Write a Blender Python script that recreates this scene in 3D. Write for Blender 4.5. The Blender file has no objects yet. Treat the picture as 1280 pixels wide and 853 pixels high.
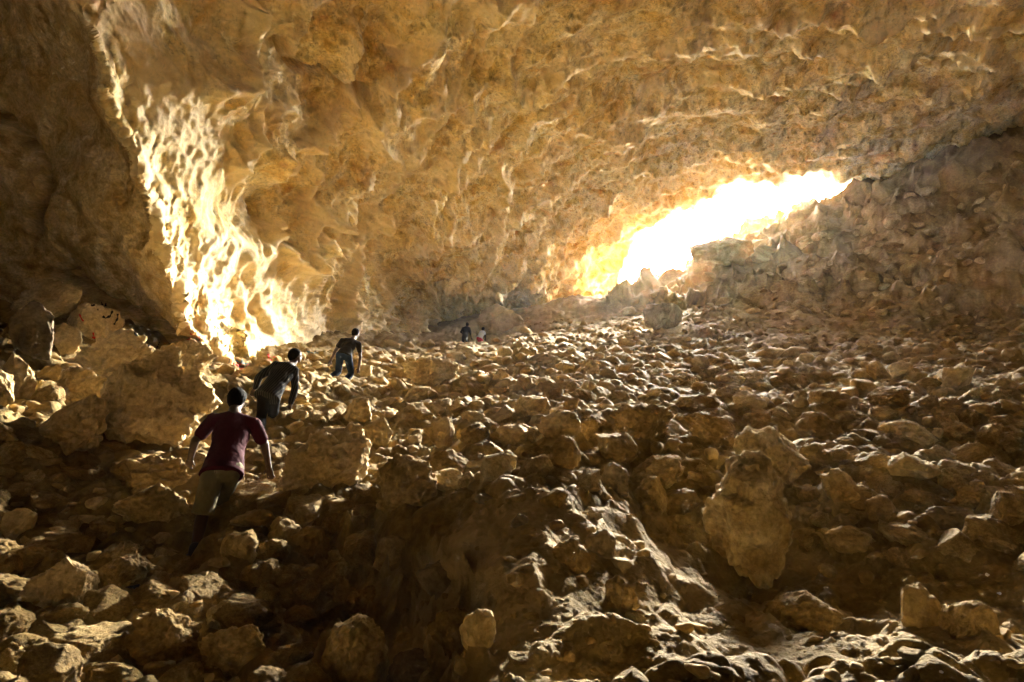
import bpy, math, random
import numpy as np
from mathutils import Vector
from mathutils.bvhtree import BVHTree

random.seed(7)
rng = np.random.default_rng(11)
scene = bpy.context.scene
COL = scene.collection
R = math.radians

# ------------------------------------------------------------------ camera model
PITCH = R(13.0)
FPX = 763.0                      # focal length in photo pixels (photo 1280 x 853)
CP, SP = math.cos(PITCH), math.sin(PITCH)

def ray(px, py):
    """direction through a photo pixel, scaled so that its y (forward) is 1"""
    a = (np.asarray(px, float) - 640.0) / FPX
    b = (426.5 - np.asarray(py, float)) / FPX
    yy = CP - b * SP
    zz = SP + b * CP
    return np.stack([a / yy, np.ones_like(a), zz / yy], -1)

def at(px, py, y):
    d = ray(px, py)
    return d * np.asarray(y, float)[..., None] if np.ndim(y) else d * y

def proj(P):
    P = np.asarray(P, float)
    f = P[..., 1] * CP + P[..., 2] * SP
    u = -P[..., 1] * SP + P[..., 2] * CP
    f = np.where(f < 0.05, 0.05, f)
    return 640 + FPX * P[..., 0] / f, 426.5 - FPX * u / f, f

# ------------------------------------------------------------------ noise (numpy)
_prm = np.random.default_rng(5).permutation(256).astype(np.int64)
_prm = np.concatenate([_prm, _prm, _prm])
_g = np.random.default_rng(6).normal(size=(256, 3))
_g /= np.linalg.norm(_g, axis=1)[:, None]
_rv = np.random.default_rng(8).random((256, 3))

def _h(ix, iy, iz):
    return _prm[_prm[_prm[ix & 255] + (iy & 255)] + (iz & 255)]

def perlin(P):
    i = np.floor(P).astype(np.int64)
    f = P - i
    u = f * f * f * (f * (f * 6 - 15) + 10)
    out = 0
    for dx in (0, 1):
        wx = u[:, 0] if dx else 1 - u[:, 0]
        for dy in (0, 1):
            wy = u[:, 1] if dy else 1 - u[:, 1]
            for dz in (0, 1):
                wz = u[:, 2] if dz else 1 - u[:, 2]
                g = _g[_h(i[:, 0] + dx, i[:, 1] + dy, i[:, 2] + dz)]
                out = out + wx * wy * wz * (g[:, 0] * (f[:, 0] - dx) + g[:, 1] * (f[:, 1] - dy) + g[:, 2] * (f[:, 2] - dz))
    return out * 1.6

def fbm(P, o=4, gain=.5, lac=2.03):
    s, a = 0, 1.0
    for k in range(o):
        s = s + a * perlin(P + 17.3 * k)
        P = P * lac
        a *= gain
    return s

def ridged(P, o=4, gain=.5, lac=2.1):
    s, a, w = 0, 1.0, 1.0
    for k in range(o):
        n = 1 - np.abs(perlin(P + 9.1 * k)) * 1.7
        n = np.clip(n, 0, 1) ** 2
        s = s + a * n * w
        w = np.clip(n * 1.6, 0, 1)
        P = P * lac
        a *= gain
    return s

def voronoi(P):
    """F1, F2 and a random value of the nearest cell"""
    i = np.floor(P).astype(np.int64)
    f = P - i
    f1 = np.full(len(P), 9.0); f2 = np.full(len(P), 9.0); idv = np.zeros(len(P))
    for dx in (-1, 0, 1):
        for dy in (-1, 0, 1):
            for dz in (-1, 0, 1):
                h = _h(i[:, 0] + dx, i[:, 1] + dy, i[:, 2] + dz)
                q = _rv[h]
                d = np.sqrt((dx + q[:, 0] - f[:, 0]) ** 2 + (dy + q[:, 1] - f[:, 1]) ** 2 + (dz + q[:, 2] - f[:, 2]) ** 2)
                c = d < f1
                f2 = np.where(c, f1, np.minimum(f2, d))
                idv = np.where(c, h / 255.0, idv)
                f1 = np.where(c, d, f1)
    return f1, f2, idv

def sstep(a, b, x):
    t = np.clip((x - a) / (b - a), 0, 1)
    return t * t * (3 - 2 * t)

def inpoly(px, py, poly):
    inside = np.zeros(np.shape(px), bool)
    n = len(poly)
    for k in range(n):
        x1, y1 = poly[k]; x2, y2 = poly[(k + 1) % n]
        c = ((y1 > py) != (y2 > py)) & (px < (x2 - x1) * (py - y1) / (y2 - y1 + 1e-12) + x1)
        inside ^= c
    return inside

def polydist(px, py, pts):
    d = np.full(np.shape(px), 1e9)
    for (x1, y1), (x2, y2) in zip(pts[:-1], pts[1:]):
        vx, vy = x2 - x1, y2 - y1
        t = np.clip(((px - x1) * vx + (py - y1) * vy) / (vx * vx + vy * vy), 0, 1)
        d = np.minimum(d, np.hypot(px - x1 - t * vx, py - y1 - t * vy))
    return d

def softpoly(px, py, poly, w):
    return inpoly(px, py, poly) * sstep(0, w, polydist(px, py, poly + poly[:1]))

class RBF:
    def __init__(s, X, v, smooth=1e-3):
        s.X = np.asarray(X, float); v = np.asarray(v, float)
        s.m = v.mean()
        A = np.linalg.norm(s.X[:, None] - s.X[None], axis=2) + smooth * 0
        A = A - np.eye(len(v)) * smooth
        s.w = np.linalg.solve(A, v - s.m)
    def __call__(s, Q):
        out = np.empty(len(Q))
        for k in range(0, len(Q), 60000):
            q = Q[k:k + 60000]
            d = np.sqrt(np.maximum(((q[:, None, :] - s.X[None]) ** 2).sum(2), 1e-5))
            out[k:k + 60000] = d @ s.w
        return out + s.m

# ------------------------------------------------------------------ object helpers
def mesh_obj(name, V, F, mat, parent=None, smooth=True):
    me = bpy.data.meshes.new(name)
    V = np.asarray(V, np.float32)
    if isinstance(F, np.ndarray):
        n, k = F.shape
        me.vertices.add(len(V)); me.vertices.foreach_set("co", V.ravel())
        me.loops.add(n * k); me.loops.foreach_set("vertex_index", F.astype(np.int32).ravel())
        me.polygons.add(n)
        me.polygons.foreach_set("loop_start", np.arange(0, n * k, k, dtype=np.int32))
        me.polygons.foreach_set("loop_total", np.full(n, k, np.int32))
        me.update(calc_edges=True)
    else:
        me.from_pydata([tuple(map(float, v)) for v in V], [], F)
    me.polygons.foreach_set("use_smooth", np.full(len(me.polygons), smooth, bool))
    if mat: me.materials.append(mat)
    o = bpy.data.objects.new(name, me)
    COL.objects.link(o)
    if parent: o.parent = parent
    return o

def tag(o, label=None, cat=None, group=None, kind=None):
    if label: o['label'] = label
    if cat: o['category'] = cat
    if group: o['group'] = group
    if kind: o['kind'] = kind
    return o

def empty(name, loc):
    o = bpy.data.objects.new(name, None); COL.objects.link(o)
    o.location = loc
    o.empty_display_size = .1
    bpy.context.view_layer.update()
    return o

# ------------------------------------------------------------------ materials
def nt_mat(name):
    m = bpy.data.materials.new(name); m.use_nodes = True
    nt = m.node_tree
    b = nt.nodes['Principled BSDF']
    b.inputs['Roughness'].default_value = .9
    b.inputs['Specular IOR Level'].default_value = .25
    return m, nt, b

def simple_mat(name, col, rough=.8, noise=None, spec=.25, bump=0):
    m, nt, b = nt_mat(name)
    b.inputs['Base Color'].default_value = (*col, 1)
    b.inputs['Roughness'].default_value = rough
    b.inputs['Specular IOR Level'].default_value = spec
    L = nt.links
    tc = nt.nodes.new('ShaderNodeTexCoord')
    n = nt.nodes.new('ShaderNodeTexNoise'); n.inputs['Scale'].default_value = noise or 20
    n.inputs['Detail'].default_value = 5
    L.new(tc.outputs['Object'], n.inputs['Vector'])
    mx = nt.nodes.new('ShaderNodeMix'); mx.data_type = 'RGBA'
    mx.inputs['A'].default_value = (*[c * .75 for c in col], 1)
    mx.inputs['B'].default_value = (*[min(1, c * 1.25) for c in col], 1)
    L.new(n.outputs['Fac'], mx.inputs['Factor']); L.new(mx.outputs['Result'], b.inputs['Base Color'])
    if bump:
        bp = nt.nodes.new('ShaderNodeBump'); bp.inputs['Strength'].default_value = bump; bp.inputs['Distance'].default_value = .02
        L.new(n.outputs['Fac'], bp.inputs['Height']); L.new(bp.outputs['Normal'], b.inputs['Normal'])
    return m

def rock_mat(name, cols, scale=.5, bumps=((6, .06), (25, .015)), objrand=0.0, pits=0.0, spots=False, streak=(1, 1, 1)):
    """cols: list of (position, colour) driven by layered noise of the stone"""
    m, nt, b = nt_mat(name)
    L = nt.links; N = nt.nodes.new
    geo = N('ShaderNodeNewGeometry')
    mp = N('ShaderNodeMapping'); mp.inputs['Scale'].default_value = streak
    if objrand:
        tc = N('ShaderNodeTexCoord'); L.new(tc.outputs['Object'], mp.inputs['Vector'])
        oi = N('ShaderNodeObjectInfo')
        ml = N('ShaderNodeMath'); ml.operation = 'MULTIPLY'; ml.inputs[1].default_value = 50
        L.new(oi.outputs['Random'], ml.inputs[0])
        cb = N('ShaderNodeCombineXYZ')
        for k in range(3): L.new(ml.outputs[0], cb.inputs[k])
        L.new(cb.outputs[0], mp.inputs['Location'])
    else:
        L.new(geo.outputs['Position'], mp.inputs['Vector'])
    n1 = N('ShaderNodeTexNoise'); n1.inputs['Scale'].default_value = scale; n1.inputs['Detail'].default_value = 9
    n1.inputs['Roughness'].default_value = .66; n1.inputs['Distortion'].default_value = .6
    L.new(mp.outputs[0], n1.inputs['Vector'])
    rp = N('ShaderNodeValToRGB')
    e = rp.color_ramp.elements
    while len(e) < len(cols): e.new(.5)
    for k, (p, c) in enumerate(cols):
        e[k].position = p; e[k].color = (*c, 1)
    src = n1.outputs['Fac']
    if objrand:
        ad = N('ShaderNodeMath'); ad.operation = 'MULTIPLY_ADD'
        L.new(oi.outputs['Random'], ad.inputs[0]); ad.inputs[1].default_value = objrand
        sb = N('ShaderNodeMath'); sb.operation = 'SUBTRACT'; L.new(n1.outputs['Fac'], sb.inputs[0]); sb.inputs[1].default_value = objrand / 2
        L.new(sb.outputs[0], ad.inputs[2]); src = ad.outputs[0]
    L.new(src, rp.inputs[0])
    col = rp.outputs[0]
    # fine speckle of the stone
    n2 = N('ShaderNodeTexNoise'); n2.inputs['Scale'].default_value = scale * 14; n2.inputs['Detail'].default_value = 6
    n2.inputs['Roughness'].default_value = .7
    L.new(mp.outputs[0], n2.inputs['Vector'])
    mr = N('ShaderNodeMapRange'); mr.inputs['From Min'].default_value = .3; mr.inputs['From Max'].default_value = .7
    mr.inputs['To Min'].default_value = .58; mr.inputs['To Max'].default_value = 1.25
    L.new(n2.outputs['Fac'], mr.inputs[0])
    mu = N('ShaderNodeVectorMath'); mu.operation = 'SCALE'
    L.new(col, mu.inputs[0]); L.new(mr.outputs[0], mu.inputs['Scale'])
    L.new(mu.outputs[0], b.inputs['Base Color'])
    if spots:                                    # darker spots scattered through the limestone's colour
        cur = mu.outputs[0]
        for sc_, lim in ((2.3, .20), (6.5, .24)):
            vo = N('ShaderNodeTexVoronoi'); vo.inputs['Scale'].default_value = sc_; vo.inputs['Randomness'].default_value = 1
            wn = N('ShaderNodeTexNoise'); wn.inputs['Scale'].default_value = sc_ * 1.7; wn.inputs['Detail'].default_value = 4
            va = N('ShaderNodeVectorMath'); va.operation = 'MULTIPLY_ADD'; va.inputs[1].default_value = (.35, .35, .35)
            L.new(mp.outputs[0], wn.inputs['Vector']); L.new(wn.outputs['Color'], va.inputs[0]); L.new(mp.outputs[0], va.inputs[2]); L.new(va.outputs[0], vo.inputs['Vector'])
            mk = N('ShaderNodeMapRange'); mk.inputs['From Min'].default_value = lim * .5; mk.inputs['From Max'].default_value = lim * 1.5
            mk.inputs['To Min'].default_value = .52; mk.inputs['To Max'].default_value = 1.0
            L.new(vo.outputs['Distance'], mk.inputs[0])
            sm = N('ShaderNodeVectorMath'); sm.operation = 'SCALE'; L.new(cur, sm.inputs[0]); L.new(mk.outputs[0], sm.inputs['Scale']); cur = sm.outputs[0]
        L.new(cur, b.inputs['Base Color'])
    prev = None
    for s, d in bumps:
        nb = N('ShaderNodeTexNoise'); nb.inputs['Scale'].default_value = s; nb.inputs['Detail'].default_value = 8
        nb.inputs['Roughness'].default_value = .62
        L.new(mp.outputs[0], nb.inputs['Vector'])
        bp = N('ShaderNodeBump'); bp.inputs['Distance'].default_value = d; bp.inputs['Strength'].default_value = 1
        L.new(nb.outputs['Fac'], bp.inputs['Height'])
        if prev: L.new(prev, bp.inputs['Normal'])
        prev = bp.outputs['Normal']
    if pits:
        vo = N('ShaderNodeTexVoronoi'); vo.inputs['Scale'].default_value = pits
        L.new(mp.outputs[0], vo.inputs['Vector'])
        mr2 = N('ShaderNodeMapRange'); mr2.inputs['From Min'].default_value = .05; mr2.inputs['From Max'].default_value = .3
        L.new(vo.outputs['Distance'], mr2.inputs[0])
        bp = N('ShaderNodeBump'); bp.inputs['Distance'].default_value = .05; bp.inputs['Strength'].default_value = .8
        L.new(mr2.outputs[0], bp.inputs['Height']); L.new(prev, bp.inputs['Normal']); prev = bp.outputs['Normal']
    L.new(prev, b.inputs['Normal'])
    return m

GOLD = [(.30, (.44, .19, .035)), (.40, (.66, .42, .11)), (.48, (.77, .57, .21)), (.57, (.86, .72, .38)), (.68, (.70, .43, .10))]
M_CEIL = rock_mat('limestone_ceiling', GOLD, .8, ((4, .02), (14, .012), (50, .004)), spots=True)
M_RECESS = rock_mat('limestone_smooth', [(.35, (.40, .25, .09)), (.47, (.62, .44, .19)), (.56, (.76, .60, .32)), (.68, (.52, .35, .14))], 1.1, ((3, .08), (14, .03)), streak=(1, .45, 1.6))
M_REAR = rock_mat('dark_limestone', [(.3, (.09, .06, .03)), (.7, (.16, .115, .06))], .8, ((4, .04),))
FLOORC = [(.3, (.13, .08, .022)), (.48, (.24, .16, .05)), (.62, (.34, .245, .09)), (.78, (.21, .13, .035))]
M_FLOOR = rock_mat('dusty_ground', FLOORC, .7, ((7, .05), (30, .02), (110, .006)))
ROCKC = [(.25, (.19, .12, .036)), (.45, (.32, .21, .075)), (.6, (.455, .325, .135)), (.8, (.57, .46, .23))]
HOURC = [(.36, (.24, .155, .055)), (.48, (.38, .27, .11)), (.60, (.55, .43, .22))]
M_ROCK = rock_mat('limestone_boulder', ROCKC, 1.3, ((5, .04), (18, .018), (60, .006)), objrand=.22)
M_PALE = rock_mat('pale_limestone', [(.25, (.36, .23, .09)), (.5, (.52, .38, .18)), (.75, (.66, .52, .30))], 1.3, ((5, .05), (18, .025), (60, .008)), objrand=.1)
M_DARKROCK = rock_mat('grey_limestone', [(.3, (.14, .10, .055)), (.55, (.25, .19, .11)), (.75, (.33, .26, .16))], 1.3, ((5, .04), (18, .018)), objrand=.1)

# ------------------------------------------------------------------ cave shell (wall and ceiling), seen from inside
def dirs(pts):
    P = at(np.array([p[0] for p in pts], float), np.array([p[1] for p in pts], float), np.array([p[2] for p in pts], float))
    r = np.linalg.norm(P, axis=1)
    return P / r[:, None], np.log(r)

EDGE = [(40, -200, 5.6), (60, -120, 6.0), (90, 0, 7.0), (130, 110, 8.0), (165, 220, 9.2), (190, 320, 10.5), (222, 390, 12.0), (270, 455, 13.8), (300, 520, 15)]
RIGHT = EDGE + [(0, 0, 5.2), (0, 300, 6.5), (100, 400, 9.0), (-200, 100, 4.2), (-300, 400, 5.5),
    (200, 0, 8.4), (300, 0, 10.2), (230, 110, 9.4), (300, 100, 10.9), (250, 200, 10.7), (270, 320, 12.5), (300, 300, 13.0), (310, 430, 15.4), (400, 0, 11), (400, 100, 13.5), (400, 200, 16), (400, 300, 19), (400, 400, 23),
    (470, 420, 33), (500, 0, 12.5), (500, 100, 15), (500, 300, 27), (500, 380, 36), (530, 340, 36), (560, 385, 45), (560, 330, 33), (600, 200, 24),
    (640, 0, 14.5), (640, 100, 19), (640, 340, 42), (640, 388, 50), (700, 250, 36), (700, 374, 53), (760, 340, 52), (760, 300, 45), (560, 450, 47), (700, 440, 55),
    (800, 0, 16), (800, 100, 21.5), (800, 200, 31), (800, 270, 42), (795, 335, 50), (860, 262, 43), (950, 0, 17), (950, 100, 24), (950, 180, 31.5), (950, 238, 39.5),
    (1100, 0, 17), (1100, 100, 25), (1100, 170, 31), (1050, 230, 37.5), (1130, 205, 36), (1180, 190, 35.5), (1280, 0, 16), (1280, 80, 23), (1280, 150, 32), (1200, 300, 44), (1280, 300, 38), (900, 400, 52), (1050, 350, 48),
    (1500, 0, 15), (1500, 200, 24), (1500, 450, 24), (2200, 100, 11), (2200, 600, 11), (640, -300, 10.5), (1200, -300, 11), (200, -300, 6.3), (640, -1200, 4.2), (-300, -300, 5)]
LEFT = EDGE + [(0, 0, 9.5), (0, 100, 10.7), (0, 200, 11.8), (0, 350, 13.2), (100, 200, 10.8), (100, 100, 9.9), (100, 350, 13.4), (50, 30, 8.9), (200, 430, 14.2), (200, 500, 14.6), (100, 450, 14.2), (0, 450, 14),
    (-200, 200, 13), (-200, 0, 11.2), (-300, 400, 14.5), (-700, 200, 9), (300, 0, 4.8), (300, 300, 8.4), (420, 420, 10.5), (-100, -200, 8.2), (-300, -500, 6)]
# what closes the cave beside and behind the camera: (azimuth, elevation, radius)
BACK = [(80, -15, 16), (80, 10, 17), (80, 35, 15), (120, -15, 15), (120, 10, 15), (120, 40, 14), (160, -15, 16), (160, 10, 16), (160, 40, 14), (200, 0, 16), (200, 35, 14),
        (240, -15, 14), (240, 10, 14), (240, 40, 12), (280, -15, 14), (280, 10, 14), (285, 40, 11), (0, 90, 13.5), (180, 70, 13.5), (60, 70, 13.5), (300, 70, 10), (100, 65, 14), (240, 65, 12.5), (180, -30, 16), (0, -45, 12), (60, -40, 16), (-60, -40, 14), (-30, -20, 20), (30, -20, 30)]

def azel(az, el):
    az, el = np.radians(az), np.radians(el)
    return np.stack([np.sin(az) * np.cos(el), np.cos(az) * np.cos(el), np.sin(el)], -1)

bd = azel(np.array([b[0] for b in BACK], float), np.array([b[1] for b in BACK], float))
br = np.log(np.array([b[2] for b in BACK], float))
dR, rR = dirs(RIGHT); dL, rL = dirs(LEFT)
rbfR = RBF(np.vstack([dR, bd]), np.concatenate([rR, br]), 2e-3)
rbfL = RBF(np.vstack([dL, bd]), np.concatenate([rL, br]), 2e-3)

def axis(lo, hi, a, b, fine, coarse):
    """fine steps between a and b, growing outside"""
    mid = list(np.arange(a, b, fine)) + [b]
    up, s, v = [], fine, b
    while v < hi:
        s = min(s * 1.25, coarse); v += s; up.append(min(v, hi))
    dn, s, v = [], fine, a
    while v > lo:
        s = min(s * 1.25, coarse); v -= s; dn.append(max(v, lo))
    return np.array(dn[::-1] + mid + up)

HOLE = [(786, 352), (797, 325), (815, 297), (850, 270), (905, 248), (965, 236), (1030, 232), (1058, 234), (1078, 240), (1085, 262), (1120, 330), (1050, 420), (930, 440), (850, 420), (805, 400)]
LIP = HOLE[:9]
CRACKS = [([(515, 343), (533, 366), (560, 384), (600, 391), (640, 384)], 4, .22), ([(0, 148), (30, 172), (55, 205), (60, 235), (48, 262), (34, 300)], 5, .8),
          ([(350, 60), (380, 90), (440, 108), (455, 120)], 4, .4), ([(345, 262), (350, 300), (370, 310)], 3, .3), ([(60, 345), (100, 350), (130, 375), (175, 405), (240, 435), (275, 470)], 6, .5)]

az = axis(-180, 180, -44, 44, FINE_A, 3.0) if 'FINE_A' in globals() else axis(-180, 180, -44, 44, .095, 3.0)
el = axis(-50, 89.9, 5, 44, .095, 3.0)
AZ, EL = np.meshgrid(az, el)
D = azel(AZ.ravel(), EL.ravel())
nr, nc = AZ.shape
lr_, ll_ = rbfR(D), rbfL(D)
front = (np.abs(AZ.ravel()) < 75)
pxs, pys, _ = proj(D * 20)
pxs = np.where(D[:, 1] > .05, pxs, 99999); pys = np.where(D[:, 1] > .05, pys, 99999)
# ragged parting edge of the hanging rib
P0 = D * np.exp(lr_)[:, None]
edged = polydist(pxs, pys, [(e[0], e[1]) for e in EDGE])
j = (.05 * fbm(P0 * .9, 5, .6) + .05 * fbm(P0 * .4 + 6, 2) + .02 * ridged(P0 * 2.2, 3)) * np.exp(-(edged / 45) ** 2)
side = (lr_ + j) >= ll_
r0 = np.where(side, np.exp(lr_), np.exp(ll_))
mixk = sstep(-.03, .05, (lr_ + j) - ll_)           # 1 on the right-hand rock, 0 in the recess
mixk = np.where(front, mixk, 1)
P0 = D * np.exp(lr_ * mixk + ll_ * (1 - mixk))[:, None]
P0 = D * np.exp(np.where(front, np.maximum(lr_ + j * .6, ll_), np.where(D[:, 0] < 0, np.maximum(lr_, ll_), lr_)))[:, None]
G = P0.reshape(nr, nc, 3)
du = np.gradient(G, axis=1); dv = np.gradient(G, axis=0)
Nn = np.cross(du.reshape(-1, 3), dv.reshape(-1, 3))
Nn /= np.linalg.norm(Nn, axis=1)[:, None] + 1e-9
Nn = np.where((Nn * D).sum(1)[:, None] > 0, -Nn, Nn)           # towards the inside
Nn = Nn * .6 - D * .4
Nn /= np.linalg.norm(Nn, axis=1)[:, None]
near = np.exp(-np.linalg.norm(P0, axis=1) / 40)

W = P0 + .9 * np.stack([fbm(P0 * .22 + k * 31, 3) for k in range(3)], -1)
# solution hollows with sharp ridges between them, drawn out along the flow of the rock
dirn = np.array([.42, -.87, .24]); dirn /= np.linalg.norm(dirn)
def stretch(P, k):
    t = P @ dirn
    return P - np.outer(t, dirn) * (1 - 1 / k)
f1, f2, cid = voronoi(stretch(W, 1.9) / 3.4)
big = np.exp(-(f2 - f1) / .16)
hollow = f1
W2 = P0 + .35 * np.stack([fbm(P0 * .8 + k * 13, 2) for k in range(3)], -1)
g1, g2, gid = voronoi(stretch(W2, 1.5) / 1.15)
mid_ = np.exp(-(g2 - g1) / .2)
h1, h2, hid = voronoi(W2 / .42)
sml = np.exp(-(h2 - h1) / .25)
fl = fbm(P0 * .42, 5, .45)
rg = ridged(W2 * .55, 5, .55)
fine = fbm(P0 * 5.5, 4, .5)
# where the rock is strongly fretted (the lit face) and where it is calmer (the far vault)
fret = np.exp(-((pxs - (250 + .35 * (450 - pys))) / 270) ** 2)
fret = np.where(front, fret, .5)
farv = sstep(520, 860, pxs + .3 * (200 - pys))
patch = sstep(-.25, .35, fbm(P0 * .35 + 50, 3))
calm = 1 - .72 * farv
pock = -sstep(.15, .55, fbm(P0 * 1.7 + 70, 3, .5)) + .5 * sstep(.2, .6, fbm(P0 * 2.9 + 20, 2))
band = ridged(np.stack([P0[:, 0] * .10 + .05 * P0[:, 1], P0[:, 1] * .16, P0[:, 2] * .34], -1) + .25 * fbm(P0 * .12, 2)[:, None], 3, .5)
exx = np.interp(pys, [-200, 0, 110, 220, 320, 390, 455, 520], [40, 90, 130, 165, 190, 222, 270, 300])
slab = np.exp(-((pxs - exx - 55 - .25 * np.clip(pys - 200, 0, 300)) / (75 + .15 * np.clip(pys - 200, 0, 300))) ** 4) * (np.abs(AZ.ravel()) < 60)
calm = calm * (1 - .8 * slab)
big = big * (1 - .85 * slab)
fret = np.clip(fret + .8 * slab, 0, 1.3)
dR_ = (.75 * big * (1 - .85 * farv) - .25 * hollow * calm + .30 * (cid - .5) * calm
       + (.07 + .15 * patch * fret) * mid_ * calm - .07 * g1 * (.4 + .6 * fret) * calm
       + (.02 + .06 * fret * patch) * sml * calm * (1 - slab) + (.34 * calm + .26 * farv) * fl + (.12 * calm + .26 * fret * (1 - .85 * slab) + .05) * (rg - .8) + (.014 + .018 * fret) * fine + .006 * fbm(P0 * 17, 3, .55) + .07 * (1 - .85 * slab) * pock + .10 * slab * fbm(P0 * 1.3, 5, .5)
       + .34 * farv * (band - .8) )
dist = np.linalg.norm(P0, axis=1)
dR_ *= np.clip(dist / 22, .55, 1.9)
dL_ = .32 * fl + .035 * fine + .08 * (rg - .8) + .05 * (gid - .5) + .28 * (cid - .5) * .4
d = dR_ * mixk + dL_ * (1 - mixk)
for pts, wpx, dep in CRACKS:
    dd = polydist(pxs + 9 * fbm(P0 * 1.3, 2), pys + 7 * fbm(P0 * 1.3 + 9, 2), pts)
    d = d - dep * np.exp(-(dd / wpx) ** 2) * (dist / 12)
RIDGES = [([(285, -20), (303, 55), (282, 108), (255, 118)], 7, .42), ([(445, 40), (428, 100), (436, 158), (372, 182)], 6, .40), ([(530, -20), (482, 140), (445, 225), (398, 300)], 8, .34),
          ([(665, -20), (575, 150), (530, 250), (518, 335)], 8, .30), ([(610, 0), (540, 110), (500, 160)], 6, .22), ([(350, 200), (362, 250), (352, 300), (372, 320)], 6, .30), ([(405, 255), (412, 300)], 5, .25),
          ([(640, 120), (760, 70), (900, 48), (1080, 62), (1300, 55)], 8, .26), ([(760, 140), (900, 105), (1060, 108)], 8, .20), ([(860, 20), (1000, 8), (1150, 20), (1300, 10)], 7, .26)]
wx = pxs + 12 * fbm(P0 * .8 + 3, 3); wy = pys + 12 * fbm(P0 * .8 + 8, 3)
pale_lit = slab * (.75 + .8 * fbm(P0 * .9 + 2, 5, .6)) + .9 * big * np.clip(fret + .3, 0, 1) + .5 * mid_ * fret * patch  # slab's paler rock; ridge crests painted lighter in place of sun highlights
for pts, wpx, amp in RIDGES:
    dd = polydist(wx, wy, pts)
    pale_lit = pale_lit + .7 * np.exp(-(dd / (wpx * 1.3)) ** 2) * sstep(-.3, .3, fbm(P0 * 1.1 + 60, 4, .6))
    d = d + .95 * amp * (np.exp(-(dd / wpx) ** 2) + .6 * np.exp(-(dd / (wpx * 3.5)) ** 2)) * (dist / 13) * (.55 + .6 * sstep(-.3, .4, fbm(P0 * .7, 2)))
for hx, hy, hw, hh, amp in [(345, 262, 62, 42, .8), (398, 150, 42, 62, .55), (340, 60, 55, 45, .55), (480, 60, 35, 60, .5), (590, 60, 45, 60, .4), (300, 380, 22, 60, .35), (820, 105, 110, 32, .5), (470, 300, 60, 60, .4)]:
    d = d - amp * np.exp(-(((wx - hx) / hw) ** 2 + ((wy - hy) / hh) ** 2) ** 1.5) * (dist / 14)
# the big bulge above the far climbers
bul = np.exp(-(((pxs - 640) / 95) ** 2 + ((pys - 335) / 42) ** 2))
d = d + 1.1 * bul
PS = P0 + Nn * d[:, None]
# the lip of the entrance curls up and outwards
lipd = polydist(pxs, pys, LIP)
jag = 4 * fbm(P0 * .35 + 5, 3)
PS = PS * (1 + .22 * np.clip(1 - (lipd + jag) / 16, 0, 1) ** 2)[:, None]
inhole = inpoly(pxs + jag * .8, pys + jag * .8, HOLE)

def grid_faces(nr, nc, keep):
    idx = np.arange(nr * nc).reshape(nr, nc)
    q = np.stack([idx[:-1, :-1], idx[1:, :-1], idx[1:, 1:], idx[:-1, 1:]], -1).reshape(-1, 4)
    k = keep.reshape(nr, nc)
    kk = (k[:-1, :-1] & k[1:, :-1] & k[1:, 1:] & k[:-1, 1:]).ravel()
    return q, kk

def submesh(V, F):
    u, inv = np.unique(F.ravel(), return_inverse=True)
    return V[u], inv.reshape(F.shape)

q, kk = grid_faces(nr, nc, ~inhole)
shell_bvh_F = q[kk]
rec = (~side & (AZ.ravel() < 0) & front)
qrec = rec[q].sum(1) >= 2
qback = (~front)[q].any(1)
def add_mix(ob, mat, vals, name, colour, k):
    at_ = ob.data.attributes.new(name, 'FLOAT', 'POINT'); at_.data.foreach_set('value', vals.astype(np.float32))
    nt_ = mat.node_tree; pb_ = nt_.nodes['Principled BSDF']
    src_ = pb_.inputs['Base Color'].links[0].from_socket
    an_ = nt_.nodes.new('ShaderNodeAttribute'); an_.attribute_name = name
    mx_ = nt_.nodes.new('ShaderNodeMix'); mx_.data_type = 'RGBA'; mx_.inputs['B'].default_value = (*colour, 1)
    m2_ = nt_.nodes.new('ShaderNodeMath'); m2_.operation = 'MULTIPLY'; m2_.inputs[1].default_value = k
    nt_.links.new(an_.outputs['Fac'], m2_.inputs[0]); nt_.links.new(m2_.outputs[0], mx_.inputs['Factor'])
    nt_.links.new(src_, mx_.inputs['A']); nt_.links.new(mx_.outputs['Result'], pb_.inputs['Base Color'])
pale_lit = np.clip(pale_lit, 0, 1)
Vc_, _ = submesh(np.stack([pale_lit] * 3, -1), q[kk & ~qrec & ~qback])
V_, F_ = submesh(PS, q[kk & ~qrec & ~qback]); oc_ = mesh_obj('cave_ceiling', V_, F_, M_CEIL); add_mix(oc_, M_CEIL, Vc_[:, 0], 'pale_lit', (.85, .70, .43), .75)
tag(oc_, 'fretted golden limestone vault sweeping over the rubble slope', kind='structure')
V_, F_ = submesh(PS, q[kk & qrec & ~qback]); tag(mesh_obj('cave_wall', V_, F_, M_RECESS), 'smooth shaded rock wall behind the hanging rib', kind='structure')
V_, F_ = submesh(PS, q[kk & qback]); tag(mesh_obj('rear_cave_wall', V_, F_, M_REAR), 'dark rock closing the cavern', kind='structure')

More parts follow.
